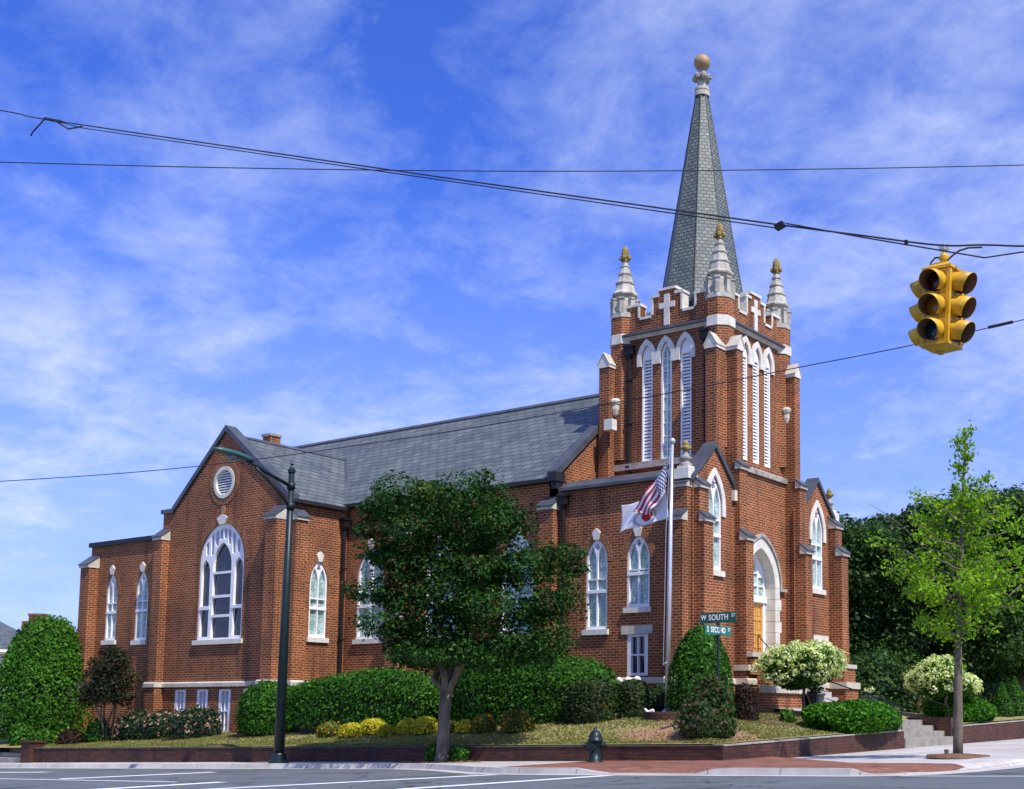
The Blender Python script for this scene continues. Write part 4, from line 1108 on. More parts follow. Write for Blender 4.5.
    # stone offsets of the far corner
    b = MB(); b.box(XF-.02, -16.03, 33.16, 33.98, 2.53, 2.65); b.box(XF-.02, -15.95, 33.1, 34.04, 1.925, 2.115); cb(b, 'offset_stone', 'stone')
    b = MB(); b.box(XF-.02, -16.07, 33.2, 33.94, 2.116, 2.529); b.box(XF-.02, -16.0, 33.14, 34.0, ZB, 1.924); cb(b, 'plinth', 'brick')

nave(); transept(); wing(); narthex(); tower()
downpipe(-20.68, YA-.1, ZB, 6.75); downpipe(XT1+.12, YA-.22, ZB, 6.8)
tag(church, 'red brick gothic church with slate roof and pointed corner spire', 'church')

# ------------------------------------------------------------------ foliage


def leaf_mesh(name, groups, parent=None, extra=None):
    """groups: [(centres Nx3, normals Nx3, size, material)] -> one mesh of diamond leaves. extra: MB of solid faces (core), material 0 is groups' first."""
    V, F_, MI, mats = [], [], [], []
    off = 0
    for C_, N_, size, mat in groups:
        n = len(C_)
        if n == 0: continue
        N_ = N_/np.maximum(1e-6, np.linalg.norm(N_, axis=1))[:, None]
        rnd = rng.normal(size=(n, 3)); T = np.cross(N_, rnd); T /= np.maximum(1e-6, np.linalg.norm(T, axis=1))[:, None]
        B = np.cross(N_, T)
        s = size*rng.uniform(.5, 1.45, (n, 1))
        v = np.stack([C_-T*s, C_-B*s*.55+N_*s*.12, C_+T*s, C_+B*s*.55+N_*s*.12], 1).reshape(-1, 3)
        V.append(v); F_.append(np.arange(n*4).reshape(-1, 4)+off); off += n*4
        MI.append(np.full(n, len(mats))); mats.append(mat)
    V = np.concatenate(V); F_ = np.concatenate(F_); MI = np.concatenate(MI)
    me = bpy.data.meshes.new(name)
    nv, nf = len(V), len(F_)
    loops = F_.reshape(-1); starts = np.arange(nf)*4; tot = np.full(nf, 4)
    if extra is not None:
        ev = np.array(extra.v); V = np.concatenate([V, ev])
        el = [len(f) for f in extra.f]
        loops = np.concatenate([loops, np.concatenate([np.array(f)+nv for f in extra.f])])
        starts = np.concatenate([starts, nf*4+np.concatenate([[0], np.cumsum(el)[:-1]])]); tot = np.concatenate([tot, el])
        MI = np.concatenate([MI, np.full(len(el), len(mats))]); mats = mats+['twig']
    me.vertices.add(len(V)); me.vertices.foreach_set('co', V.astype(np.float32).reshape(-1))
    me.loops.add(len(loops)); me.loops.foreach_set('vertex_index', loops.astype(np.int32))
    me.polygons.add(len(starts)); me.polygons.foreach_set('loop_start', starts.astype(np.int32)); me.polygons.foreach_set('loop_total', tot.astype(np.int32))
    for m in mats: me.materials.append(M[m])
    me.polygons.foreach_set('material_index', MI.astype(np.int32))
    me.update(calc_edges=True); me.validate()
    o = bpy.data.objects.new(name, me); SC.collection.objects.link(o)
    if parent is not None: o.parent = parent
    return o


def bumps(n, k, amp, seed):
    """smooth random radial factor for unit directions n"""
    r2 = np.random.default_rng(seed); D = r2.normal(size=(k, 3)); D /= np.linalg.norm(D, axis=1)[:, None]
    w = r2.uniform(-1, 1, k)
    return 1+amp*np.sum(w[None]*np.exp(-((1-n@D.T)/.10)), axis=1)


def shell(n, rx, ry, rz, seed, p=2.0, amp=.12, lo=.82, hi=1.02, half=True, k=40):
    d = rng.normal(size=(n, 3)); d /= np.linalg.norm(d, axis=1)[:, None]
    if half: d[:, 2] = np.where(d[:, 2] < -.35, -d[:, 2], d[:, 2])
    f = (np.abs(d[:, 0])**p+np.abs(d[:, 1])**p+np.abs(d[:, 2])**p)**(-1/p)
    f *= bumps(d, k, amp, seed)
    rad = lo+(hi-lo)*np.sqrt(rng.uniform(0, 1, n))
    P = d*(f*rad)[:, None]*np.array([rx, ry, rz])
    Nn = d/np.array([rx, ry, rz]); Nn /= np.linalg.norm(Nn, axis=1)[:, None]
    return P, Nn


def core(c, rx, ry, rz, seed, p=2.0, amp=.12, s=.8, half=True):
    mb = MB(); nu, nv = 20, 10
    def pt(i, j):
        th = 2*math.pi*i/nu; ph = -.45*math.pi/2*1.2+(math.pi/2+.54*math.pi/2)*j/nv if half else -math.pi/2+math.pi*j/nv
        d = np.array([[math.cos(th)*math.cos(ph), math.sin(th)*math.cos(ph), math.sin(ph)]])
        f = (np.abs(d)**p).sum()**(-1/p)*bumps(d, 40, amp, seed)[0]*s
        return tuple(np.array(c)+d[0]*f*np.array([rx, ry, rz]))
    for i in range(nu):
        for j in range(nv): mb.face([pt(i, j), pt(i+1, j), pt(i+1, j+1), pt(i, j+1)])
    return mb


def shrub(name, x, y, w, h, n, leaf, mat, label, cat='shrub', group=None, p=2.0, amp=.12, dep=None, flowers=None, jit=.55, sink=.3, z=None, taper=0, wild=0.0, part='foliage'):
    """a bush standing on the ground: dense shell of leaves over a dark twiggy heart"""
    z0 = (lot(x, y) if z is None else z)
    dep = dep or w
    rx, ry = w/2, dep/2; rz = h/(1+sink); c = np.array([x, y, z0+rz*sink])
    seed = int(rng.integers(1e6))
    P, Nn = shell(n, rx, ry, rz, seed, p, amp, .80, 1.03)
    if wild:
        m = int(n*.12); Q, Q2 = shell(m, rx, ry, rz, seed, p, amp, 1.0, 1.0+wild); P = np.concatenate([P, Q]); Nn = np.concatenate([Nn, Q2])
    if taper:
        t = np.clip(P[:, 2]/rz, 0, 1)[:, None]; P[:, :2] *= (1-taper*t)
    P = P+c
    ok = P[:, 2] > z0+.005; P, Nn = P[ok], Nn[ok]
    g = [(P, Nn+rng.normal(size=P.shape)*jit, leaf, mat)]
    if flowers:
        fm, fn, fs = flowers; Q, Q2 = shell(fn, rx, ry, rz, seed, p, amp, .97, 1.06); Q = Q+c; ok = Q[:, 2] > z0+h*.15; Q, Q2 = Q[ok], Q2[ok]
        g.append((np.repeat(Q, 6, 0)+rng.normal(size=(len(Q)*6, 3))*fs*.5, np.repeat(Q2, 6, 0)+rng.normal(size=(len(Q)*6, 3))*.7, fs*.6, fm))
    cm = core(c, rx, ry, rz, seed, p, amp, .80)
    if taper: cm.v = [(c[0]+(a-c[0])*(1-taper*max(0, min(1, (q-c[2])/rz))), c[1]+(b-c[1])*(1-taper*max(0, min(1, (q-c[2])/rz))), q) for a, b, q in cm.v]
    g2 = [((a-np.array([x, y, z0])), b, s, m) for a, b, s, m in g]
    cm.v = [(a-x, b-y, q-z0) for a, b, q in cm.v]
    o = leaf_mesh(name, g2, None, cm); o.location = (x, y, z0)
    tag(o, label, cat, group)
    return o


# --- planting along the front
shrub('rounded_shrub', -40.4, 22.9, 3.1, 3.72, 26000, .056, 'lf_yew', 'huge bright green domed shrub at the far end of the church', p=2.15, amp=.10, wild=.07, taper=.12)
shrub('small_shrub', -38.95, 21.35, .68, .66, 1300, .05, 'lf_hedge', 'low dark green bush at the foot of the huge domed shrub, nearest the wall end', wild=.15)
shrub('small_shrub', -37.75, 21.35, .8, .46, 1300, .045, 'lf_yew', 'flat bright green bush between the huge domed shrub and the brown bush', wild=.15)
shrub('small_shrub', -36.3, 21.4, .72, .44, 1100, .045, 'lf_red', 'low brownish purple bush on the bare soil by the wall', wild=.15)
shrub('small_shrub', -35.8, 21.95, .75, .68, 1300, .05, 'lf_hedge', 'leafy green bush under the red tinged small tree', wild=.3, flowers=('fl_pink', 8, .05))
for i, (x, y, w, h, lab) in enumerate([(-34.75, 22.5, 1.3, .74, 'pink flowering bush under the slim window pair, farthest along the pink row'), (-33.55, 22.6, 1.25, .76, 'pink flowering bush in the middle of the pink row by the basement windows'),
                                      (-31.85, 22.6, 1.35, .84, 'pink flowering bush between the basement windows and the clipped hedge')]):
    shrub('flowering_bush', x, y, w, h, 2600, .045, 'lf_dark', lab, 'shrub', 'pink flowering bushes by the basement windows', flowers=('fl_pink', 90, .055), amp=.2, wild=.22)
HG = 'clipped hedge mounds along the side wall'
shrub('hedge', -28.75, 22.85, 2.0, 1.42, 13000, .042, 'lf_hedge', 'lowest green hedge mound behind the street lamp, under the church wing corner', 'hedge', HG, p=2.5, amp=.11, wild=.10, dep=1.7)
shrub('hedge', -25.6, 23.3, 5.9, 1.55, 32000, .042, 'lf_hedge', 'long green hedge mound between the street lamp and the street tree', 'hedge', HG, p=3.0, amp=.11, wild=.08, dep=2.0)
shrub('hedge', -20.55, 23.85, 5.9, 1.72, 32000, .042, 'lf_hedge', 'tallest green hedge mound between the street tree and the round clipped shrubs', 'hedge', HG, p=2.7, amp=.12, wild=.08, dep=2.0)
GG = 'golden bedding shrubs along the lawn'
for x, y, w, h, mat, fl, lab in [
    (-25.42, 22.15, .72, .42, 'lf_gold2', ('fl_or', 26, .05), 'orange flowered bush nearest the street lamp on the lawn'),
    (-24.42, 22.0, .78, .40, 'lf_gold', None, 'wide golden mound just beside the orange flowered bush near the lamp'),
    (-24.05, 22.35, .80, .48, 'lf_gold', None, 'golden mound with a taller dome behind the wide golden mound'),
    (-23.25, 22.05, .45, .32, 'lf_gold', None, 'smallest golden mound between the two golden clusters'),
    (-22.75, 22.3, .66, .42, 'lf_gold', None, 'middle golden mound on the lamp side of the street tree'),
    (-22.05, 22.2, .82, .48, 'lf_gold', None, 'golden mound right behind the street tree trunk'),
    (-21.35, 22.3, .5, .34, 'lf_gold2', None, 'golden green tuft peeping out past the tree trunk'),
    (-20.75, 22.2, .52, .34, 'lf_gold', None, 'low golden green mound beside the orange flowered clump'),
    (-20.15, 22.2, .66, .48, 'lf_gold2', ('fl_or', 26, .05), 'orange flowered clump between two golden bushes past the tree'),
    (-19.08, 22.2, .88, .56, 'lf_gold2', ('fl_or', 40, .05), 'largest orange flowered bush in front of the tall hedge')]:
    shrub('bedding_shrub', x, y-.12, w*.88, h*.84, int(2600*w), .035, mat, lab, 'shrub', GG, amp=.08, flowers=fl, wild=.12 if fl else .04)
shrub('clipped_shrub', -17.78, 23.25, 1.2, .94, 4800, .04, 'lf_ball', 'round bronze green clipped shrub beside the hedge, the larger of two', p=2.8, amp=.04, wild=.03)
shrub('clipped_shrub', -17.12, 23.95, .95, .90, 3800, .04, 'lf_ball', 'smaller bronze green clipped shrub beneath the small sash window', p=2.6, amp=.05, wild=.03)
shrub('clipped_shrub', -16.72, 24.5, .62, .75, 2000, .04, 'lf_dark', 'narrow dark shrub squeezed between the clipped shrub and the flagpole', amp=.08, wild=.05)
shrub('boxwood_dome', -15.3, 24.05, 1.46, 2.05, 9000, .042, 'lf_hedge', 'tall egg shaped boxwood behind the street name sign', p=2.5, amp=.04, taper=.25, wild=.02)
shrub('rose_bush', -13.5, 21.5, 1.12, .96, 4200, .045, 'lf_rose', 'loose dark rose bush growing in front of the street sign post', amp=.22, wild=.22, flowers=('fl_pink', 12, .045))
shrub('barberry', -14.72, 25.1, .62, .85, 2400, .035, 'lf_red', 'dark maroon bush between the egg shaped boxwood and the hydrangea tree', wild=.1)
shrub('small_shrub', -14.2, 26.2, .35, .3, 500, .04, 'lf_yew', 'tiny green sprig at the brick base beside the maroon bush', wild=.4)
for x, y, w, h, dep, lab in [(-12.95, 27.35, 1.7, .66, 3.3, 'spreading bright green juniper spilling over the wall before the church porch'), (-13.25, 35.3, 1.6, .62, 3.2, 'spreading bright green juniper behind the ginkgo trunk beyond the steps')]:
    P, Nn = shell(17000, w/2, dep/2, h*.75, 5, 2.2, .25, .75, 1.1)
    P += np.array([0, 0, .12]); P = P[P[:, 2] > -.12]
    Nn = rng.normal(size=P.shape)*.6+np.array([0, 0, .8]); cm = core((0, 0, .05), w/2, dep/2, h*.72, 5, 2.2, .25, .8)
    o = leaf_mesh('juniper', [(P, Nn, .052, 'lf_jun')], None, cm); o.location = (x, y, lot(x, y)); tag(o, lab, 'juniper', 'spreading junipers on the wall')


def tube_tree(mb, p0, p1, r0, r1, n=6, wob=.05, ns=8):
    p0, p1 = Vector(p0), Vector(p1); L = (p1-p0).length
    pts = []
    for k in range(n+1):
        t = k/n; p = p0.lerp(p1, t)
        if 0 < k < n: p += Vector(rng.normal(size=3))*wob*L*.3
        pts.append(p)
    mb.tube(pts, [r0+(r1-r0)*k/n for k in range(n+1)], ns)
    return pts


def hydrangea(x, y, w, h, label, seed):
    z0 = lot(x, y); r = empty('hydrangea_tree', (x, y, z0)); tag(r, label, 'hydrangea', 'hydrangea trees by the porch and steps')
    t = MB(); top = h*.48
    tube_tree(t, (0, 0, -.05), (.02, .02, top), .05, .04)
    for k in range(7):
        a = k*.9; tube_tree(t, (0, 0, top*.92), (.35*w*math.cos(a), .35*w*math.sin(a), h*.7), .03, .012, 3, .1, 6)
    t.build('trunk', 'bark', r, True)
    rx, rz = w/2, h*.335; c = np.array([0, 0, h*.665])
    P, Nn = shell(5200, rx, rx, rz, seed, 2.1, .26, .6, 1.0, half=False)
    P = P+c
    leaf_mesh('leaves', [(P, Nn+rng.normal(size=P.shape)*.6, .06, 'lf_hedge')], r)
    d = rng.normal(size=(900, 3)); d /= np.linalg.norm(d, axis=1)[:, None]; d = d[d[:, 2] > -.5+rng.uniform(0, .3, len(d))]
    keep = []
    for q in d:
        if all(np.linalg.norm((q-k)) > .17 for k in keep): keep.append(q)
    hb = []
    for q in keep:
        f = bumps(q[None], 40, .26, seed)[0]*rng.uniform(.94, 1.06); cc = c+q*f*np.array([rx, rx, rz])*1.03
        s = rng.uniform(.085, .16); e = rng.normal(size=(46, 3)); e /= np.linalg.norm(e, axis=1)[:, None]
        hb.append((cc+e*s*np.array([1, 1, .85]), e))
    P = np.concatenate([a for a, b in hb]); Nn = np.concatenate([b for a, b in hb])
    leaf_mesh('blossom', [(P, Nn+rng.normal(size=P.shape)*.3, .038, 'fl_hyd')], r)['kind'] = 'stuff'


hydrangea(-14.8, 28.15, 1.85, 1.82, 'white and lime blooming hydrangea tree in front of the church porch', 11)
hydrangea(-13.2, 33.85, 1.72, 1.80, 'white and lime blooming hydrangea tree behind the ginkgo by the steps', 12)


def crown_lobes(lobes, per, leaf, mat, parent, name='crown', jit=.7, amp=.3, lo=.35, more=()):
    g = []
    tot = sum(r[3]*r[4]*r[5] for r in lobes)**(1)
    for i, (x, y, z, rx, ry, rz) in enumerate(lobes):
        n = int(per*(rx*ry*rz)**.66)
        P, Nn = shell(n, rx, ry, rz, 100+i, 2.0, amp, lo, 1.06, half=False, k=26)
        low = P[:, 2] < -.35*rz
        keep = ~(low & (rng.uniform(size=n) < .35)); P, Nn = P[keep], Nn[keep]
        P = P+np.array([x, y, z]); Nn = Nn*.7+np.array([0, 0, .55])
        g.append((P, Nn+rng.normal(size=P.shape)*jit*.6, leaf, mat))
    P = np.concatenate([a for a, *_ in g]); Nn = np.concatenate([b for _, b, *_ in g])
    grp = [(P, Nn, leaf, mat)]
    for (x, y, z, rx, ry, rz), m2 in more:
        Q, Q2 = shell(int(per*(rx*ry*rz)**.66), rx, ry, rz, 9, 2.0, amp, .3, 1.06, half=False, k=26)
        grp.append((Q+np.array([x, y, z]), Q2+rng.normal(size=Q.shape)*.5, leaf, m2))
    return leaf_mesh(name, grp, parent)


# --- the street tree in front of the side wall
def street_tree():
    x, y = -19.25, 19.8; z0 = walk_z(x, y)
    r = empty('street_tree', (x, y, z0)); tag(r, 'dark green street tree with leaning grey trunk in the pavement', 'tree')
    t = MB()
    fork = Vector((.02, .05, 1.55))
    t.tube([(0, 0, -.1), (0, 0, .12), (.01, .01, .6), (.0, .03, 1.1), fork], [.21, .155, .135, .13, .13], 10)
    ends = []
    limbs = [((-1.0, .5, 3.9), .09), ((1.2, .2, 3.6), .09), ((.3, .8, 4.3), .09), ((-.35, .1, 4.3), .08), ((.55, .3, 4.2), .07), ((-.3, .7, 3.7), .07)]
    for k, (e, rr) in enumerate(limbs):
        p = tube_tree(t, fork+Vector((0, 0, -.08*k)), e, rr, rr*.4, 6, .12)
        for j in range(2):
            q = p[4+j]; d = Vector(rng.normal(size=3)); d.z = abs(d.z)*.6
            d.y = abs(d.y)
            tube_tree(t, q, q+d.normalized()*rng.uniform(.4, .8), rr*.35, .01, 4, .15, 5)
    pass
    t.build('trunk', 'bark', r, True)
    # clumps of the crown: (across, up) in hundredths of the tree's scale, with their own depth
    C = [(-71, 264, 26, 17), (-43, 270, 28, 20), (-80, 240, 23, 15), (-13, 267, 28, 20), (19, 270, 26, 22), (47, 272, 20, 22), (44, 290, 8, 12), (-18, 289, 12, 7),
         (-28, 237, 38, 25), (22, 237, 40, 28), (62, 242, 30, 24), (92, 217, 24, 18), (122, 214, 24, 13), (132, 198, 18, 14), (77, 202, 38, 26), (124, 172, 18, 24),
         (-58, 212, 28, 19), (-73, 217, 18, 14), (-13, 202, 42, 28), (37, 192, 40, 28), (-82, 172, 23, 14), (-51, 170, 28, 18), (-3, 162, 44, 26), (47, 152, 42, 26), (97, 157, 30, 22),
         (112, 124, 22, 24), (87, 122, 30, 22), (-43, 134, 30, 18), (-3, 122, 40, 20), (47, 117, 40, 22), (106, 104, 18, 13), (-48, 120, 22, 11), (77, 108, 24, 11), (30, 112, 26, 12), (-30, 106, 28, 13), (0, 104, 26, 12), (44, 104, 22, 10), (-62, 140, 22, 15), (-20, 110, 34, 16), (-55, 190, 22, 16)]
    r2 = np.random.default_rng(21); L = []; q = 26.4/1233*1.0
    vx, vy, dx, dy = math.cos(YAW), math.sin(YAW), -math.sin(YAW), math.cos(YAW)
    for a, u, rx, ry in C:
        wide = 1.15*math.sqrt(max(.04, 1-((a-22)/118)**2))
        for rep_ in range(2 if rx > 24 else 1):
            d = r2.uniform(-1, 1)*wide
            L.append((a*q*vx+d*dx, a*q*vy+d*dy, u*q, rx*q*.95, rx*q*.95, ry*q*.86))
    crown_lobes(L, 4000, .045, 'lf_tree', r, jit=.7, amp=.55, lo=.5, more=[((-.32, -.4, 6.0, .26, .24, .16), 'lf_gold2'), ((.72, .1, 6.05, .16, .16, .34), 'lf_tree'), ((-.1, -.5, 5.85, .4, .35, .2), 'lf_gold2')])
    # leaf litter and suckers round the foot of the trunk
    n = 700; a = rng.uniform(0, 6.28, n); d = rng.uniform(.1, 1, n)**.7
    X, Y = x+np.cos(a)*d*1.3-.15, np.minimum(y+np.sin(a)*d*.45, 20.2)
    P = np.array([(p, q, walk_z(p, q)+.018) for p, q in zip(X, Y)])
    tag(leaf_mesh('leaf_litter', [(P, rng.normal(size=P.shape)*.3+np.array([0, 0, 1]), .035, 'litter')]), kind='stuff')
    for dx, dy, lab in ((-.38, .1, 'green sucker tuft on the lamp side of the street tree foot'), (.36, .12, 'green sucker tuft on the hydrant side of the street tree foot')):
        shrub('sucker_tuft', x+dx, y+dy, .36, .36, 330, .05, 'lf_hedge', lab, 'plant', z=z0, wild=.3)


street_tree()


def ginkgo():
    x, y = -8.67, 22.8-.6; z0 = walk_z(x, y)
    x, y = -8.55, 22.5
    r = empty('ginkgo_tree', (x, y, z0)); tag(r, 'slender young ginkgo with sparse lime green foliage on the corner pavement', 'tree')
    t = MB(); H = 6.2
    def ax(z): return Vector((.33*(max(0., z)/H)**1.5*.9, .02*math.sin(z*2), z))
    t.tube([ax(z) for z in np.linspace(-.1, H, 14)], [.10 - .088*k/13 for k in range(14)], 9)
    G_ = []
    view = Vector((math.cos(YAW), math.sin(YAW), 0)); dep = Vector((-math.sin(YAW), math.cos(YAW), 0))
    def spur(p, s, n):
        G_.append((np.array(p)+rng.normal(size=(n, 3))*s, n))
    # (height, reach along the picture, depth reach, rise, leafiness)
    br = []
    for k in range(44):
        z = rng.uniform(2.1, 4.8); env = 1.3*math.sin(max(0, min(1, (z-1.7)/3.6))*math.pi)**.7+.15
        a = rng.uniform(0, 2*math.pi); L = env*rng.uniform(.55, 1.05)
        br.append((z, math.cos(a)*L, math.sin(a)*L*.9, rng.uniform(.15, .45)*L, 1))
    br += [(3.35, -1.75, .2, .75, 1.0), (3.2, -1.5, -.2, .35, 1.1), (3.0, -1.0, .1, .1, 1), (3.6, 1.5, .1, .45, 1.2), (3.2, 1.6, -.3, .25, 1.2), (2.8, 1.35, .3, .05, 1.2), (3.9, 1.2, 0, .5, 1), (4.6, .65, 0, .45, .8), (4.55, -.5, .1, .15, 1), (2.5, .8, .1, -.05, .8), (2.9, -.7, -.2, .2, 1)]
    for z, u, d, rise, lf in br:
        p0 = ax(z); p1 = p0+view*u+dep*d+Vector((0, 0, rise))
        pts = tube_tree(t, p0, p1, .022, .005, 5, .10, 5)
        m = max(4, int((p1-p0).length*10*lf))
        for j in range(m):
            q = p0.lerp(p1, rng.uniform(.25, 1.0))
            spur(q+Vector(rng.normal(size=3))*.05, .075, int(rng.uniform(9, 16)))
    for z in np.arange(1.7, 6.25, .085):
        rr = .07 if z < 4.6 else .10
        if z < 2.2 and rng.uniform() < .55: continue
        p = ax(z)
        for _ in range(3 if z > 4.6 else 2): spur(p+Vector(rng.normal(size=3))*rr, .06, 11)
    for z, u, ri in ((5.1, .55, .25), (5.0, -.2, .1), (4.75, -.35, .05), (5.85, -.16, .22), (5.5, -.2, .05), (5.6, .14, .15), (6.0, .16, .3), (4.7, .3, .05)):
        p0 = ax(z); p1 = p0+view*u+Vector((0, 0, ri)); tube_tree(t, p0, p1, .012, .004, 3, .05, 5)
        for j in range(int(abs(u)*16)+2): spur(p0.lerp(p1, rng.uniform(.3, 1)), .04, 8)
    for e0, e1 in (((3.55, 0), (-1.75, 4.95)), ((3.7, 0), (-1.05, 4.75)), ((3.4, 0), (-.85, 4.3))):      # leafless dead limbs
        p0 = ax(e0[0]); p1 = p0+view*e1[0]; p1.z = e1[1]-.15
        pp = tube_tree(t, p0, p1, .022, .004, 8, .07, 5); tube_tree(t, pp[5], pp[5]+view*-.35+Vector((0, 0, .12)), .006, .002, 3, .1, 4)
    t.build('trunk', 'bark', r, True)
    P = np.concatenate([a for a, b in G_]); leaf_mesh('crown', [(P, rng.normal(size=P.shape)+np.array([0, 0, .5]), .042, 'lf_gink')], r)
    mb = MB(); mb.lathe((x, y, z0-.03), [(.62, 0), (.58, .05), (.2, .075), (.05, .08)], 18); tag(mb.build('mulch_ring', 'mulch'), 'ring of brown mulch round the ginkgo trunk', 'mulch')
    mb = MB(); mb.lathe((x-.17, y-.14, z0-.02), [(.04, 0), (.042, .10), (.046, .11), (.044, .14), (.015, .145)], 10); tag(mb.build('bollard_stub', 'bark'), 'short weathered stub standing beside the ginkgo trunk', 'post')


ginkgo()


def myrtle():
    x, y = -35.5, 22.0; z0 = lot(x, y); r = empty('crape_myrtle', (x, y, z0)); tag(r, 'small multi stemmed tree with dark red tinged crown by the church wing', 'tree')
    t = MB()
    for k in range(5):
        a = k*1.3; p = tube_tree(t, (.06*math.cos(a), .06*math.sin(a), -.05), (.5*math.cos(a), .4*math.sin(a), 1.9), .035, .018, 5, .06, 6)
        for j in range(3): tube_tree(t, p[3], p[3]+Vector((rng.normal()*.4, rng.normal()*.3, rng.uniform(.5, .9))), .014, .004, 3, .1, 4)
    t.build('trunk', 'bark', r, True)
    L = [(-.65, 0, 1.35, .4, .4, .3), (.65, .1, 1.35, .4, .4, .3), (-.45, 0, 2.1, .5, .5, .5), (.4, 0, 2.05, .55, .5, .5), (0, .1, 2.35, .6, .5, .45), (-.7, 0, 1.75, .35, .4, .35), (.75, .0, 1.75, .35, .4, .33), (0, -.2, 1.7, .6, .5, .35), (-.4, -.2, 1.45, .5, .45, .32), (.4, -.2, 1.45, .5, .45, .32)]
    crown_lobes(L+[(-.75, 0, 2.45, .16, .16, .2), (-.2, 0, 2.75, .2, .2, .2), (.3, 0, 2.7, .2, .2, .2), (.65, 0, 2.55, .2, .2, .22)], 4600, .045, 'lf_myrtle', r, amp=.5, lo=.3)


myrtle()


def big_tree(x, y, H, lobes, per, label, tr=.28, mat='lf_bg', leaf=.085, z0=None):
    z0 = lot(x, y) if z0 is None else z0
    r = empty('shade_tree', (x, y, z0)); tag(r, label, 'tree', 'dark shade trees behind the church corner')
    t = MB(); top = H*.45
    tube_tree(t, (0, 0, -.2), (.05, .0, top), tr, tr*.7, 5, .03, 9)
    for k in range(7):
        a = k*.95; tube_tree(t, (0, 0, top*(.6+.06*k)), (H*.3*math.cos(a), H*.3*math.sin(a), H*(.55+.05*k)), tr*.45, .03, 5, .1, 6)
    t.build('trunk', 'bark', r, True)
    crown_lobes(lobes, per, leaf, mat, r, jit=.9, amp=.4, lo=.25)


def rand_lobes(n, w, d, z0, z1, s, seed):
    r2 = np.random.default_rng(seed); out = []
    for k in range(n):
        z = r2.uniform(z0, z1); f = math.sqrt(max(.05, 1-((z-(z0+z1)/2-.1*(z1-z0))/((z1-z0)*.62))**2))
        a = r2.uniform(0, 6.28); q = r2.uniform(.35, 1)*f
        k_ = s*r2.uniform(.7, 1.3)
        out.append((w*q*math.cos(a), d*q*math.sin(a), z, k_, k_, k_*.62))
    return out


big_tree(-19.5, 41.5, 8.0, rand_lobes(30, 2.4, 2.2, 1.6, 7.0, 1.15, 1), 2000, 'dark leafy tree just past the church corner buttress')
big_tree(-16.6, 43.5, 8.6, rand_lobes(34, 2.6, 2.4, 1.9, 7.6, 1.2, 2), 2000, 'dark leafy tree behind the far hydrangea, middle of the dark group')
big_tree(-15.3, 47.2, 10.2, rand_lobes(40, 3.0, 2.8, 2.0, 8.0, 1.3, 3), 2000, 'thick trunked dark tree shading the far wall, tallest of the group', tr=.42)
big_tree(-11.5, 52.5, 11.0, rand_lobes(36, 3.2, 3.0, 2.0, 8.3, 1.4, 4), 2000, 'dark tree at the outer edge beyond the conical evergreens', tr=.35)
big_tree(-24.5, 47.5, 7.0, rand_lobes(26, 3.2, 2.4, 1.0, 5.8, 1.3, 5), 2000, 'dark tree farthest back, showing low behind the nearer shade trees')
for x, y, w, h, lab in [(-14.05, 41.2, .78, 1.15, 'narrow conical evergreen behind the far retaining wall'), (-14.3, 43.3, .95, 1.35, 'fuller conical evergreen beside the white sign')]:
    shrub('conical_evergreen', x, y, w, h, 3000, .045, 'lf_hedge', lab, 'evergreen', 'conical evergreens on the far lawn', taper=.75, amp=.05, p=2.3)
for x, y, w, h, lab in [(-15.9, 49.5, 3.6, 2.6, 'dark understorey bush behind the narrow conical evergreen'), (-16.6, 44.5, 3.2, 2.0, 'dark understorey bush beside the thick dark trunk'), (-21.0, 52.0, 6.5, 4.2, 'tallest dark understorey bush, far back between the shade trees'), (-17.2, 37.5, 3.0, 1.7, 'dark understorey bush in the shade right of the church steps'), (-19.8, 38.0, 2.6, 2.3, 'tall dark understorey bush close behind the church corner'), (-18.5, 41.0, 4.5, 2.2, 'broad dark understorey bush under the shade trees')]:
    shrub('understorey_bush', x, y, w, h, 5000, .09, 'lf_bg', lab, 'shrub', amp=.25, wild=.15)


# short grass on the front lawn
def grass():
    n = 46000
    X = rng.uniform(-37.5, -12.6, n); Y = 20.5+rng.uniform(0, 1, n)**1.6*3.2
    m = int(n*.25); X[:m] = rng.uniform(-16, -12.6, m); Y[:m] = rng.uniform(20.6, 28, m)
    bare = (np.hypot((X+14.1)/1.7, (Y-21.9)/1.3)+rng.normal(size=n)*.25 < 1) & (rng.uniform(size=n) < .93)
    patch = np.sin(X*1.7)*np.cos(Y*2.3+X*.6)+rng.normal(size=n)*.5 > .75
    k = ~(bare | patch); X, Y = X[k], Y[k]; n = len(X)
    P = np.array([(a, b, lot(a, b)+.018) for a, b in zip(X, Y)])
    Nn = rng.normal(size=P.shape); Nn[:, 2] *= .35
    tag(leaf_mesh('lawn_grass', [(P, Nn, .028, 'grass')]), kind='stuff')


grass()

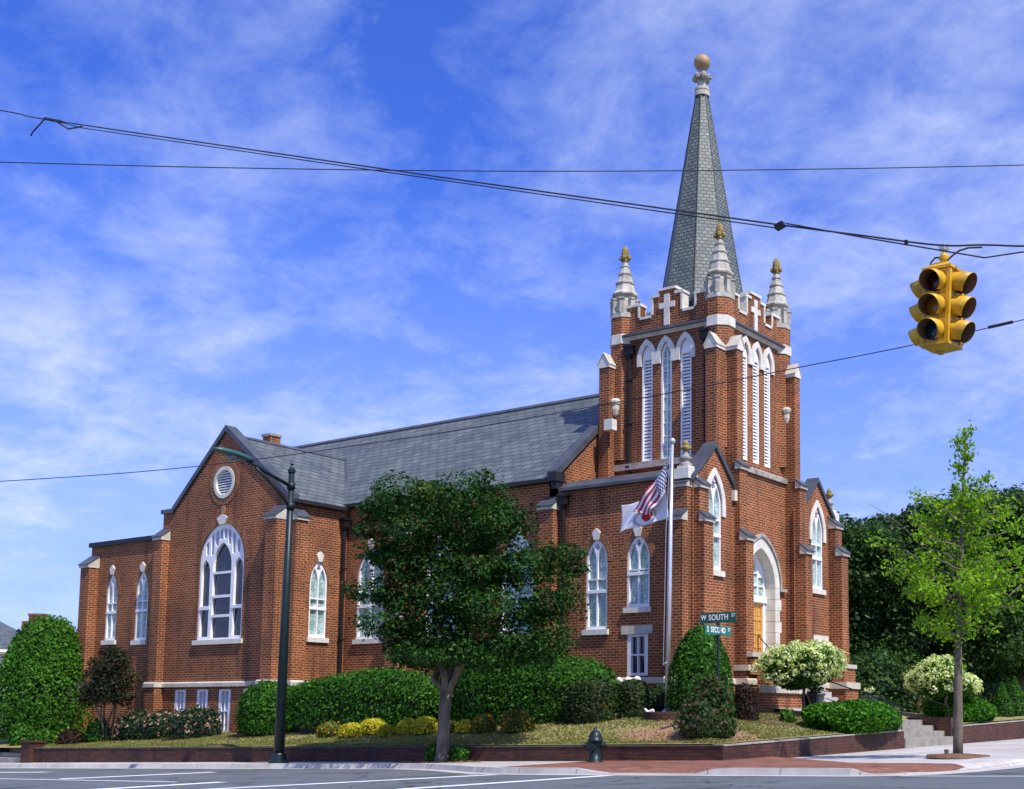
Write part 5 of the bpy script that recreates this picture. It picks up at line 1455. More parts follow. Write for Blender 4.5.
# ------------------------------------------------------------------ retaining walls and steps
def wall_run(name, pts, h, label, thick=.24, cap=True, pier=None):
    """brick wall along plan points with sloping top: pts [(x, y)], top = h(x, y)"""
    r = None
    mb, cp = MB(), MB()
    for (x0, y0), (x1, y1) in zip(pts, pts[1:]):
        L = math.hypot(x1-x0, y1-y0); n = max(1, int(L/1.2))
        tx, ty = (x1-x0)/L, (y1-y0)/L; nx, ny = -ty, tx
        for k in range(n):
            a, b = k/n, (k+1)/n
            P = []
            for f in (a, b):
                px_, py_ = x0+(x1-x0)*f, y0+(y1-y0)*f
                P.append((px_, py_, plane(px_, py_)-.3, h(px_, py_)))
            for m_, o, zt, zb, w in ((mb, 0, 0, None, thick), (cp, .015, .028, 0.002, thick+.03)):
                if m_ is cp and not cap: continue
                v = []
                for px_, py_, zg, zh in P:
                    for side in (-o, w-o):
                        v.append((px_+nx*side, py_+ny*side, zg if zb is None else zh+zb)); v.append((px_+nx*side, py_+ny*side, zh+zt))
                i = len(m_.v); m_.v += v
                fs = [(0, 4, 5, 1), (2, 3, 7, 6), (1, 5, 7, 3), (0, 2, 6, 4)]
                if k == 0: fs.append((0, 1, 3, 2))
                if k == n-1: fs.append((4, 6, 7, 5))
                for q in fs: m_.f.append(tuple(i+t for t in q)); m_.mi.append(0)
    o = mb.build(name, 'brick_old'); tag(o, label, 'wall')
    if cap: cp.build('coping', 'mossy' if cap == 'm' else 'stone_old', o)
    return o


hl = lambda x, y: .395 + .0205*x + .0235*y
wall_run('retaining_wall', [(-36.3, 20.27), (-12.38, 20.27)], lambda x, y: hl(x, y)-.05, 'long low dark brick retaining wall along the side street pavement', cap='m')
wall_run('retaining_wall', [(-12.378, 20.29), (-12.378, 28.9)], lambda x, y: hl(x, y)-.052, 'short brick retaining wall from the corner to the entrance steps', cap=True)
wall_run('retaining_wall', [(-12.38, 32.5), (-12.38, 52)], lambda x, y: hl(x, min(y, 40))-.06, 'brick retaining wall beyond the entrance steps', cap=True)
mb = MB(); mb.box(-13.8, -12.5, 28.7, 28.93, .2, 1.06); tag(mb.build('cheek_wall', 'brick_old'), 'short brick cheek wall on the church side of the entrance steps', 'wall')
mb = MB(); mb.box(-13.8, -12.5, 32.42, 32.65, .2, 1.10); tag(mb.build('cheek_wall', 'brick_old'), 'short brick cheek wall on the far side of the entrance steps', 'wall')
wall_run('retaining_wall', [(-75, 20.27), (-38.64, 20.27)], lambda x, y: hl(x, y)-.05, 'brick retaining wall continuing past the far steps below the huge domed shrub', cap='m')
mb = MB(); mb.box(-36.7, -36.28, 20.1, 20.6, -.9, .26); mb.box(-36.75, -36.24, 20.06, 20.64, .261, .31); tag(mb.build('wall_pier', 'brick_old'), 'square brick pier closing the far end of the long retaining wall', 'pier')


def steps(x0, y0, y1, n, rise, run, z0, label, axis='x'):
    mb = MB()
    for k in range(n):
        if axis == 'x': mb.box(x0-run*n-.6, x0-run*k, y0, y1, z0-.3 if k == 0 else z0+rise*k+.001, z0+rise*(k+1))
        else: mb.box(y0, y1, x0+run*k, x0+run*n+.6, z0-.3 if k == 0 else z0+rise*k+.001, z0+rise*(k+1))
    o = mb.build('entrance_steps', 'stepstone'); tag(o, label, 'steps'); return o


steps(-12.36, 28.95, 32.4, 4, .148, .32, .44, 'four concrete steps rising through the gap in the brick wall, by the ginkgo')
steps(20.2, -38.6, -36.76, 3, .14, .3, -.36, 'concrete steps at the far end of the long retaining wall, below the huge domed shrub', 'y')
mb = MB()
for k in range(14):
    a, b = -13.9-.16*k, -13.9-.16*(k+1)
mb.face([(-13.7, 28.94, 1.034), (-13.7, 32.4, 1.034), (-16.2, 31.9, 1.34), (-16.2, 29.0, 1.34)]); struct(mb.build('church_path', 'conc'))


def handrail(y, label):
    z = .44; mb = MB()
    mb.tube([(-12.5, y, z), (-12.5, y, z+.92), (-12.55, y, z+.97), (-14.6, y, z+1.62), (-14.9, y, z+1.62), (-14.9, y, z+.6)], .016, 7)
    mb.tube([(-13.4, y, z+.4), (-13.4, y, z+1.24)], .016, 6); mb.tube([(-12.5, y, z+.5), (-14.6, y, z+1.15)], .012, 6)
    tag(mb.build('handrail', 'black'), label, 'handrail')


handrail(29.05, 'black metal handrail on the church side of the entrance steps'); handrail(32.3, 'black metal handrail on the far side of the entrance steps')


def urn(x, y, s, label, flowers):
    z = lot(x, y)+.12; r = empty('planter_urn', (x, y, z)); tag(r, label, 'planter')
    m = MB(); m.lathe((0, 0, -.2), [(.16*s, 0), (.17*s, .14), (.09*s, .18), (.08*s, .24), (.2*s, .34), (.28*s, .48), (.29*s, .55), (.33*s, .56), (.33*s, .61), (.27*s, .61), (.25*s, .52)], 18); m.build('bowl', 'urn', r, True)
    P = rng.normal(size=(260, 3))*np.array([.11*s, .11*s, .07])+np.array([0, 0, .46]); g = [(P, rng.normal(size=P.shape), .05, 'lf_dark')]
    if flowers:
        Q = rng.normal(size=(130, 3))*np.array([.12*s, .12*s, .06])+np.array([0, 0, .50]); g.append((Q, rng.normal(size=Q.shape), .05, flowers))
    leaf_mesh('flowers', g, r)


urn(-15.05, 29.35, .78, 'slate blue urn planter under the nearer hydrangea tree', None)
urn(-14.5, 31.5, .72, 'dark blue urn with pale flowers just past the church corner', 'fl_hyd')
for i, (x, lab) in enumerate([(-18.46, 'white globe lamp peeping over the clipped shrub, hedge end'), (-18.18, 'white globe lamp peeping over the clipped shrub, middle of three'), (-17.9, 'white globe lamp peeping over the clipped shrub, flagpole end')]):
    mb = MB(); z0 = lot(x, 25.2); mb.lathe((x, 25.2, z0), [(.05, 0), (.03, .04), (.03, .84), (.06, .87)], 8)
    mb.cur = 1; mb.lathe((x, 25.2, z0+.95), [(.095*math.cos(t), .095*math.sin(t)) for t in np.linspace(-1.5, 1.5, 11)], 16)
    tag(mb.build('globe_lamp', ['alu', 'white'], None, True), lab, 'lamp', 'white globe lamps under the sash window')


# ------------------------------------------------------------------ flagpole with two flags, round brick bed, spotlight
def flagpole():
    x, y = -15.99, 23.7; z0 = lot(x, y)
    r = empty('flagpole', (x, y, z0)); tag(r, 'tall silver flagpole rising from a round brick bed before the church corner', 'flagpole')
    tx, ty = .09, .05; H = 7.5-z0
    m = MB(); m.tube([(0, 0, -.1), (tx*.5, ty*.5, H*.5), (tx, ty, H)], [.062, .052, .032], 12); m.build('pole', 'alu', r, True)
    m = MB(); m.lathe((tx, ty, H), [(.02, 0)]+[(.075*math.cos(t), .075+.075*math.sin(t)) for t in np.linspace(-1.4, 1.4, 9)], 14); m.build('finial_ball', 'alu', r, True)
    m = MB(); m.tube([(tx-.02, ty-.06, H-.1), (tx-.1, ty-.1, H-2.0), (.0-.06, -.07, 1.2)], .006, 5); m.tube([(-.06, -.07, 1.2), (.0, -.06, 1.25)], .02, 5); m.build('halyard', 'alu', r)
    m = MB(); m.lathe((0, 0, .1), [(.13, 0), (.13, .03), (.07, .08)], 14); m.build('flash_collar', 'alu', r, True)
    # round brick bed
    mb = MB(); zb = lot(x+.1, 23.4)
    mb.lathe((x+.3, 23.5, zb-.30), [(.66, 0), (.66, .42), (.63, .44), (.45, .44), (.45, .38), (.02, .38)], 26)
    tag(mb.build('brick_bed', 'brick_old'), 'low round brick bed at the foot of the flagpole', 'planter')
    mb = MB(); rot = Matrix.Rotation(.5, 3, 'Y') @ Matrix.Rotation(.4, 3, 'Z')
    mb.tube([(x-.15, 23.2, zb+.0), (x-.15, 23.2, zb+.12)], .015, 6); mb.tube([(x-.15, 23.2, zb+.13), (x-.04, 23.22, zb+.17)], .042, 10); mb.tube([(x-.17, 23.2, zb+.12), (x-.26, 23.19, zb+.2)], .03, 8)
    tag(mb.build('spotlight', 'white'), 'small white spotlight on the brick bed beside the flagpole', 'light')


flagpole()


def flag_mat_stars():
    m, nt, b, L = new_mat("stars_and_stripes")
    uv = N(nt, 'ShaderNodeTexCoord').outputs['UV']; s = N(nt, 'ShaderNodeSeparateXYZ'); L(uv, s.inputs[0])
    a = N(nt, 'ShaderNodeMath', _operation='MULTIPLY', i1=6.5); L(s.outputs[1], a.inputs[0])
    f = N(nt, 'ShaderNodeMath', _operation='FRACT'); L(a.outputs[0], f.inputs[0])
    g = N(nt, 'ShaderNodeMath', _operation='LESS_THAN', i1=.5); L(f.outputs[0], g.inputs[0])
    stripes = mixc(nt, g.outputs[0], (.80, .78, .78), (.42, .012, .035))
    cu_ = N(nt, 'ShaderNodeMath', _operation='LESS_THAN', i1=.4); L(s.outputs[0], cu_.inputs[0])
    cv_ = N(nt, 'ShaderNodeMath', _operation='GREATER_THAN', i1=.4615); L(s.outputs[1], cv_.inputs[0])
    ca = N(nt, 'ShaderNodeMath', _operation='MULTIPLY'); L(cu_.outputs[0], ca.inputs[0]); L(cv_.outputs[0], ca.inputs[1])
    def cell(o, k, off=0):
        q = N(nt, 'ShaderNodeMath', _operation='MULTIPLY_ADD', i1=k, i2=off); L(o, q.inputs[0])
        w = N(nt, 'ShaderNodeMath', _operation='FRACT'); L(q.outputs[0], w.inputs[0])
        d = N(nt, 'ShaderNodeMath', _operation='SUBTRACT', i1=.5); L(w.outputs[0], d.inputs[0]); return d.outputs[0]
    dots = None
    for o1, o2 in ((0, 0), (.5, .5)):
        x_, y_ = cell(s.outputs[0], 15, o1), cell(s.outputs[1], 9.2, o2)
        p1 = N(nt, 'ShaderNodeMath', _operation='MULTIPLY'); L(x_, p1.inputs[0]); L(x_, p1.inputs[1])
        p2 = N(nt, 'ShaderNodeMath', _operation='MULTIPLY_ADD'); L(y_, p2.inputs[0]); L(y_, p2.inputs[1]); L(p1.outputs[0], p2.inputs[2])
        l = N(nt, 'ShaderNodeMath', _operation='LESS_THAN', i1=.06); L(p2.outputs[0], l.inputs[0])
        if dots is None: dots = l.outputs[0]
        else:
            mx = N(nt, 'ShaderNodeMath', _operation='MAXIMUM'); L(dots, mx.inputs[0]); L(l.outputs[0], mx.inputs[1]); dots = mx.outputs[0]
    can = mixc(nt, dots, (.02, .04, .16), (.8, .8, .8))
    L(mixc(nt, ca.outputs[0], stripes, can), b.inputs['Base Color']); b.inputs['Roughness'].default_value = .7
    return m


def flag_mat_emblem():
    m, nt, b, L = new_mat("white_flag_cloth")
    uv = N(nt, 'ShaderNodeTexCoord').outputs['UV']; s = N(nt, 'ShaderNodeSeparateXYZ'); L(uv, s.inputs[0])
    def rad(cx, cy, ky):
        a = N(nt, 'ShaderNodeMath', _operation='SUBTRACT', i1=cx); L(s.outputs[0], a.inputs[0])
        c = N(nt, 'ShaderNodeMath', _operation='SUBTRACT', i1=cy); L(s.outputs[1], c.inputs[0])
        c2 = N(nt, 'ShaderNodeMath', _operation='MULTIPLY', i1=ky); L(c.outputs[0], c2.inputs[0])
        p = N(nt, 'ShaderNodeMath', _operation='MULTIPLY'); L(a.outputs[0], p.inputs[0]); L(a.outputs[0], p.inputs[1])
        q = N(nt, 'ShaderNodeMath', _operation='MULTIPLY_ADD'); L(c2.outputs[0], q.inputs[0]); L(c2.outputs[0], q.inputs[1]); L(p.outputs[0], q.inputs[2])
        r = N(nt, 'ShaderNodeMath', _operation='SQRT'); L(q.outputs[0], r.inputs[0]); return r.outputs[0]
    r = rad(.53, .34, .62)
    rg = N(nt, 'ShaderNodeMath', _operation='SUBTRACT', i1=.19); L(r, rg.inputs[0]); ab = N(nt, 'ShaderNodeMath', _operation='ABSOLUTE'); L(rg.outputs[0], ab.inputs[0])
    ring = N(nt, 'ShaderNodeMath', _operation='LESS_THAN', i1=.022); L(ab.outputs[0], ring.inputs[0])
    r2 = rad(.52, .40, .5); dk = N(nt, 'ShaderNodeMath', _operation='LESS_THAN', i1=.10); L(r2, dk.inputs[0])
    c = mixc(nt, ring.outputs[0], (.80, .80, .80), (.42, .42, .46)); c = mixc(nt, dk.outputs[0], c, (.48, .015, .03))
    L(c, b.inputs['Base Color']); b.inputs['Roughness'].default_value = .7
    return m


def bez(pts, s, t, ns, nt_):
    """smooth surface through a small grid of control points"""
    def cr1(P, u):
        n = len(P)-1; x = u*n; i = min(int(x), n-1); f = x-i
        p0, p1, p2, p3 = P[max(i-1, 0)], P[i], P[i+1], P[min(i+2, n)]
        return .5*((2*p1)+(-p0+p2)*f+(2*p0-5*p1+4*p2-p3)*f*f+(-p0+3*p1-3*p2+p3)*f**3)
    return cr1([cr1(row, s) for row in pts], t)


def flag(name, grid, mat, label, rip, v0=0.):
    """grid: rows from lower to upper hoist, each row from hoist to fly; offsets in metres/1.2 relative to the hoist"""
    x0, y0, z0 = -15.96, 23.72, 6.9
    ns, nt_ = 40, 26
    G_ = [[np.array(p, float) for p in row] for row in grid]
    mb = MB(); pts = [[bez(G_, i/ns, j/nt_, ns, nt_) for i in range(ns+1)] for j in range(nt_+1)]
    for j in range(nt_+1):
        for i in range(ns+1):
            s = i/ns; pts[j][i] = pts[j][i]+np.array([0, rip*math.sin(s*13+j*.12)*(.2+s), .02*math.sin(s*9+j*.3)*s])
    for j in range(nt_):
        for i in range(ns):
            q = [(i, j), (i+1, j), (i+1, j+1), (i, j+1)]
            mb.face([tuple(pts[b][a]) for a, b in q], [(a/ns, v0+(1-v0)*b/nt_) for a, b in q])
    o = mb.build(name, mat, None, True); o.location = (x0, y0, z0); tag(o, label, 'flag', 'flags on the silver pole')
    sm = o.modifiers.new('thickness', 'SOLIDIFY'); sm.thickness = .008
    return o


M['usflag'] = flag_mat_stars(); M['wflag'] = flag_mat_emblem()
# E
flag('stars_and_stripes_flag', [[(-.10, 0, -.42), (-.19, .03, -.62), (-.40, -.02, -.84), (-.56, .02, -1.0)],
                                [(-.08, 0, -.10), (-.30, -.05, -.36), (-.56, .04, -.64), (-.80, .0, -.99)],
                                [(-.06, 0, .18), (-.38, .05, -.14), (-.70, -.02, -.50), (-1.06, .02, -.90)]], 'usflag', 'red and white striped flag with starry blue corner hanging limp from the pole', .035, .38)
flag('white_flag', [[(-.10, .10, -1.13), (-.5, .14, -1.2), (-1.0, .10, -1.28), (-1.56, .12, -1.40)],
                    [(-.14, .10, -.80), (-.5, .18, -.92), (-.95, .12, -1.0), (-1.52, .14, -1.06)],
                    [(-.18, .10, -.45), (-.55, .14, -.58), (-1.0, .16, -.68), (-1.47, .12, -.70)]], 'wflag', 'white flag with a red round emblem below the striped flag', .055)


# ------------------------------------------------------------------ street sign, lamp, hydrant
def text_mesh(s, size, mat, parent, name, align='CENTER'):
    cd = bpy.data.curves.new(name, 'FONT'); cd.body = s; cd.size = size; cd.align_x = align; cd.align_y = 'CENTER'; cd.extrude = .003; cd.offset = size*.012; cd.space_character = 1.08
    ob = bpy.data.objects.new('tmp', cd); SC.collection.objects.link(ob)
    dg = bpy.context.evaluated_depsgraph_get(); me = bpy.data.meshes.new_from_object(ob.evaluated_get(dg)); bpy.data.objects.remove(ob)
    me.name = name; me.materials.clear(); me.materials.append(M[mat])
    o = bpy.data.objects.new(name, me); SC.collection.objects.link(o); o.parent = parent
    return o


def street_sign():
    x, y = -13.62, 22.1; z0 = lot(x, y); top = 2.79-z0
    r = empty('street_name_sign', (x, y, z0)); tag(r, 'green street name sign with two crossed blades on a thin post', 'sign')
    m = MB(); m.tube([(0, 0, -.1), (0, 0, top)], .03, 8); m.build('post', 'green_metal', r)
    m = MB(); m.box(-.035, .035, -.02, .02, top-.01, top+.045); m.box(-.025, .025, -.025, .025, top+.235, top+.30); m.build('bracket', 'black', r)
    def blade(zc, h, L, mat, rot, items):
        b = MB(); b.box(-L/2, L/2, -.008, .008, -h/2, h/2)
        for sx in (-1, 1):
            for sz in (-1, 1): b.box(sx*(L/2-.008)-.008, sx*(L/2-.008)+.008, -.009, .009, sz*(h/2-.012)-.012, sz*(h/2-.012)+.012)
        o = b.build('sign_blade', mat, r); o.location = (0, 0, zc); o.rotation_euler = (0, 0, rot)
        for s, px_, sz, dz in items:
            t = text_mesh(s, sz, 'white', o, 'lettering'); t.location = (px_, -.012, dz); t.rotation_euler = (R(90), 0, 0); t.scale = (.80, 1, 1)
        return o
    blade(top+.41, .225, .88, 'signgreen', R(2), [('W', -.345, .15, 0), ('SOUTH', .015, .17, 0), ('ST', .375, .105, .035)])
    blade(top+.14, .20, .98, 'signteal', R(88), [('S', -.40, .165, 0), ('SECOND', -.01, .165, 0), ('ST', .41, .10, .03)])


street_sign()


def street_lamp():
    x, y = -24.42, 19.6; z0 = plane(x, y); H = 7.05-z0
    M['lamp_teal'] = noise_mat('lamp_teal', (.02, .075, .07), (.035, .11, .10), 4, .35)
    r = empty('street_lamp', (x, y, z0)); tag(r, 'dark green street lamp with a long curved bracket arm over the road', 'street lamp')
    m = MB(); m.tube([(0, 0, 0), (.04, 0, H*.5), (.08, 0, H)], [.125, .10, .068], 14); m.build('pole', 'green_metal', r, True)
    m = MB(); m.lathe((0, 0, 0), [(.24, 0), (.24, .05), (.19, .07), (.17, .2), (.14, .24)], 12); m.build('base', 'green_metal', r)
    m = MB(); m.lathe((.08, 0, H), [(.09, -.03), (.095, .04), (.04, .1), (.02, .14), (.045, .18), (.03, .22), (.005, .25)], 12); m.build('pole_cap', 'green_metal', r)
    hz = H-.36
    m = MB(); m.tube([(.08, -.05, hz), (.08, -.6, hz+.17), (.08, -1.0, hz+.31), (.08, -1.35, hz+.42)], .045, 8)
    m.tube([(.08, -.05, hz-.5), (.08, -.4, hz-.18), (.08, -.75, hz+.07), (.08, -1.05, hz+.28)], .034, 8); m.lathe((.08, 0, hz-.08), [(.1, 0), (.1, .16)], 12); m.lathe((.08, 0, hz-.58), [(.1, 0), (.1, .16)], 12)
    m.build('bracket_arm', 'green_metal', r, True)
    m = MB(); b0 = len(m.v)
    hz += .21
    prof = [(-1.15, .06, .05), (-1.30, .12, .09), (-1.55, .17, .12), (-1.82, .18, .11), (-2.12, .13, .08), (-2.22, .04, .03)]
    for yy, w, h in prof:
        for k in range(12):
            a = 2*math.pi*k/12; m.v.append((.08+w*math.cos(a), yy, hz+.20-(yy+1.15)*.10+(h*math.sin(a) if math.sin(a) > 0 else h*.45*math.sin(a))))
    for j in range(len(prof)-1):
        for k in range(12): m.f.append((b0+j*12+k, b0+j*12+(k+1) % 12, b0+(j+1)*12+(k+1) % 12, b0+(j+1)*12+k)); m.mi.append(0)
    m.f.append(tuple(b0+k for k in range(12))); m.mi.append(0); m.f.append(tuple(b0+(len(prof)-1)*12+k for k in range(12))); m.mi.append(0)
    lum = m.build('lamp_head', 'lamp_teal', r, True)
    m = MB(); m.lathe((.08, -1.72, hz+.20), [(.02, -.09), (.09, -.06), (.12, 0), (.12, .03)], 14); m.build('lens', 'greypane', lum, True)
    m = MB(); m.lathe((.08, -1.42, hz+.34), [(.04, 0), (.04, .05), (.02, .07)], 8); m.build('photocell', 'black', lum)


street_lamp()


def hydrant():
    x, y = -14.85, 19.5; z0 = walk_z(x, y)
    r = empty('fire_hydrant', (x, y, z0)); tag(r, 'dark green fire hydrant on the corner pavement', 'fire hydrant')
    m = MB(); m.lathe((0, 0, -.02), [(.16, 0), (.16, .05), (.115, .06), (.115, .36), (.13, .38), (.13, .42), (.15, .43), (.15, .47), (.135, .48), (.13, .53), (.10, .60), (.06, .645), (.035, .65), (.035, .70), (.03, .71)], 18)
    m.build('barrel', 'green_metal', r, True)
    def noz(dx, dy, z, rr, L, nm):
        q = MB(); q.tube([(dx*.09, dy*.09, z), (dx*L, dy*L, z)], rr, 12); q.tube([(dx*L, dy*L, z), (dx*(L+.04), dy*(L+.04), z)], rr*1.22, 8); q.tube([(dx*(L+.04), dy*(L+.04), z), (dx*(L+.07), dy*(L+.07), z)], rr*.4, 5)
        q.build(nm, 'green_metal', r)
    noz(math.cos(YAW), math.sin(YAW), .34, .055, .17, 'outlet'); noz(-math.cos(YAW), -math.sin(YAW), .34, .055, .17, 'outlet'); noz(math.sin(.1), -math.cos(.1), .30, .075, .16, 'pumper_outlet')
    m = MB()
    for k in range(8):
        a = k*math.pi/4; m.lathe((.14*math.cos(a), .14*math.sin(a), .42), [(.015, 0), (.015, .025)], 6)
    m.build('flange_bolts', 'green_metal', r)['kind'] = 'stuff'


hydrant()


# ------------------------------------------------------------------ traffic signal on its span wire
def signal():
    r = empty('traffic_signal', (-3.60, 9.28, 4.165)); tag(r, 'yellow four way traffic signal hanging from the span wire', 'traffic signal')
    S_ = .112; hs = .2; n = 3
    rz = YAW+R(-39)
    r.rotation_euler = (0, R(3.4), 0)
    A = Matrix.Rotation(rz, 3, 'Z')
    top = hs*3+.012
    b = MB()
    for k in range(n): b.rbox((0, 0, hs*(k+.5)), S_, S_, hs/2-.004, A)
    for k in range(n+1): b.rbox((0, 0, hs*k), S_-.008, S_-.008, .006, A)
    for sx in (-1, 1):
        for sy in (-1, 1): b.rbox(tuple(A @ Vector((sx*(S_-.006), sy*(S_-.006), hs*1.5))), .016, .016, hs*1.5-.004, A)
    bo = b.build('housing', 'yellow', r)
    m = MB()
    def frus(z0, s0, z1, s1):
        P = [tuple(A @ Vector((x*s0, y*s0, z0))) for x, y in ((-1, -1), (1, -1), (1, 1), (-1, 1))]; Q = [tuple(A @ Vector((x*s1, y*s1, z1))) for x, y in ((-1, -1), (1, -1), (1, 1), (-1, 1))]
        i = len(m.v); m.v += P+Q
        for q in ((0, 1, 5, 4), (1, 2, 6, 5), (2, 3, 7, 6), (3, 0, 4, 7), (0, 3, 2, 1), (4, 5, 6, 7)): m.f.append(tuple(i+t for t in q)); m.mi.append(0)
    frus(top-.01, S_+.018, top+.012, S_+.018); frus(top+.0125, S_+.012, top+.07, .05); m.lathe((0, 0, top+.065), [(.03, 0), (.03, .03), (.042, .035), (.042, .06), (.03, .08), (.02, .09)], 12)
    m.build('top_plate', 'yellow', r)
    m = MB(); frus(-.022, S_+.018, 0.0, S_+.018); frus(-.055, .05, -.0225, S_+.008); m.lathe((0, 0, -.075), [(.02, 0), (.035, .01), (.035, .022)], 10); m.build('bottom_plate', 'yellow', r)
    h = MB(); h.tube([(0, 0, top+.14), (0, 0, top+.21)], .02, 8); h.rbox((0, 0, top+.2), .045, .016, .022, A); h.rbox((0, 0, top+.2), .016, .04, .022, A); h.build('hanger', 'alu', r)
    c = MB(); c.tube([(-.02, 0, top+.12), (-.07, -.02, top+.12), (-.10, -.03, top+.08), (-.105, -.03, top+.02)], .008, 6); c.tube([(.03, 0, top+.09), (.07, .01, top+.13), (.12, .02, top+.165), (.19, .03, top+.18), (.3, .05, top+.175)], .008, 6); c.build('cable_loop', 'rope', r)
    # four faces, each with three lenses under cut-away visors; one visor shape shared
    def visor(mat_in):
        v = MB(); seg = 22; rr, L = .088, .165
        for k in range(seg):
            a0, a1 = -math.pi/2+.55+(2*math.pi-1.1)*k/seg, -math.pi/2+.55+(2*math.pi-1.1)*(k+1)/seg
            def pt(a, rad, t):
                l = L*(.42+.58*((math.sin(a)+1)/2)**.8)*t
                return (rad*(1+.04*t)*math.cos(a), -l, rad*(1+.04*t)*math.sin(a)-.035*t*l/L)
            v.cur = 0
            v.face([pt(a0, rr, 0), pt(a1, rr, 0), pt(a1, rr, .5), pt(a0, rr, .5)]); v.face([pt(a0, rr, .5), pt(a1, rr, .5), pt(a1, rr, 1), pt(a0, rr, 1)])
            v.face([pt(a0, rr, 1), pt(a1, rr, 1), pt(a1, rr-.004, 1), pt(a0, rr-.004, 1)])
            v.cur = 1
            v.face([pt(a0, rr-.004, 0), pt(a1, rr-.004, 0), pt(a1, rr-.004, 1), pt(a0, rr-.004, 1)])
        return v
    for f in range(4):
        B_ = A @ Matrix.Rotation(f*math.pi/2, 3, 'Z')
        for k in range(n):
            z = hs*(k+.5)
            v = visor(0); v.v = [tuple(B_ @ (Vector(p)+Vector((0, -S_-.003, 0)))+Vector((0, 0, z))) for p in v.v]
            vo = v.build('visor', ['yellow', 'visor_in'], r, True)
            l = MB(); i0 = len(l.v)
            for t in np.linspace(0, 1, 5):
                for j in range(18):
                    a = 2*math.pi*j/18; l.v.append(tuple(B_ @ Vector((.084*(1-t)*math.cos(a), -S_-.004-.02*math.sqrt(max(0, 1-(1-t)**2)), .084*(1-t)*math.sin(a)))+Vector((0, 0, z))))
            for t in range(4):
                for j in range(18): l.f.append((i0+t*18+j, i0+t*18+(j+1) % 18, i0+(t+1)*18+(j+1) % 18, i0+(t+1)*18+j)); l.mi.append(0)
            l.build('lens', ('lens_g', 'lens_a', 'lens_r')[k], vo, True)


signal()


def wire(name, pts, r, label, extra=None):
    P = [Vector(p) for p in pts]; path = []
    for i in range(len(P)-1):
        p0, p1, p2, p3 = P[max(i-1, 0)], P[i], P[i+1], P[min(i+2, len(P)-1)]
        for k in range(8):
            f = k/8; path.append(.5*((2*p1)+(-p0+p2)*f+(2*p0-5*p1+4*p2-p3)*f*f+(-p0+3*p1-3*p2+p3)*f**3))
    path.append(P[-1])
    m = MB(); m.tube(path, r, 6); o = m.build(name, 'rope'); tag(o, label, 'cable')
    return o, path


def wires():
    span = [(-34, 6.1, 15.6), (-26, 6.9, 12.5), (-20.5, 7.4, 10.55), (-15.78, 7.87, 8.94), (-14.72, 8.01, 8.57), (-9.43, 8.71, 6.88), (-5.87, 9.04, 5.72), (-4.96, 9.07, 5.41), (-4.25, 9.13, 5.185), (-3.58, 9.19, 4.975), (-3.2, 9.22, 4.905), (-2.77, 9.27, 4.825), (-2.2, 9.33, 4.80), (-1.2, 9.43, 4.79), (3.5, 9.9, 4.85), (9, 10.5, 5.1), (16, 11.2, 5.6)]
    o, p = wire('span_wire', span, .0078, 'twisted span wire carrying the yellow traffic signal')
    m = MB()
    tw = [(-14.72, 8.01, 8.57), (-14.2, 8.07, 8.36), (-9.43, 8.73, 6.855), (-5.87, 9.05, 5.69), (-4.96, 9.08, 5.38)]
    m.tube(tw, .006, 5); m.build('lashed_cable', 'rope', o)
    m = MB(); m.tube([(-14.9, 7.98, 8.635), (-14.6, 8.03, 8.53)], .02, 6); m.tube([(-14.9, 7.98, 8.63), (-15.1, 7.95, 8.5), (-15.15, 7.95, 8.46)], .01, 5); m.tube([(-14.7, 8.0, 8.56), (-14.45, 8.04, 8.40), (-14.2, 8.07, 8.38)], .01, 5); m.build('splice', 'rope', o)
    m = MB(); m.rbox((-4.96, 9.07, 5.40), .04, .03, .022, Matrix.Rotation(-.3, 3, 'Y')); m.build('junction_box', 'black', o)
    m = MB(); m.tube([(-4.9, 9.07, 5.41), (-4.2, 9.12, 5.15), (-3.2, 9.22, 4.80), (-2.77, 9.27, 4.795), (-1.2, 9.43, 4.76), (3.5, 9.9, 4.80), (9, 10.5, 5.05), (16, 11.2, 5.55)], .0065, 5); m.build('lashed_cable', 'rope', o)
    m = MB(); m.rbox((-3.83, 9.15, 5.035), .012, .012, .02, Matrix.Identity(3)); m.build('cable_clamp', 'black', o)
    wire('utility_line', [(-34, -1.8, 9.9), (-26, 3.5, 9.4), (-17.92, 8.84, 9.16), (-14.76, 10.93, 9.08), (-11.57, 13.04, 9.05), (-8.54, 15.03, 9.08), (-5.13, 17.27, 9.17), (0, 20.6, 9.35), (8, 25.9, 9.75), (16, 31.2, 10.4)], .0075, 'thin straight utility line crossing high in front of the spire')
    o, p = wire('utility_line', [(-38, 4.0, 5.5), (-30, 6.4, 5.0), (-24, 8.3, 4.75), (-19.19, 9.78, 4.70), (-15.67, 10.89, 4.75), (-12.19, 11.95, 4.98), (-9.57, 12.8, 5.26), (-8.4, 13.19, 5.40), (-7.12, 13.53, 5.55), (-5.8, 13.91, 5.71), (-4.32, 14.37, 5.95), (-1, 15.4, 6.5), (5, 17.3, 7.6), (12, 19.5, 9.1)], .0065, 'lowest cable sagging across the church roof and past the signal')
    m = MB(); m.tube([(-4.9, 14.19, 5.86), (-4.62, 14.28, 5.905)], .02, 6); m.build('splice', 'rope', o)


wires()


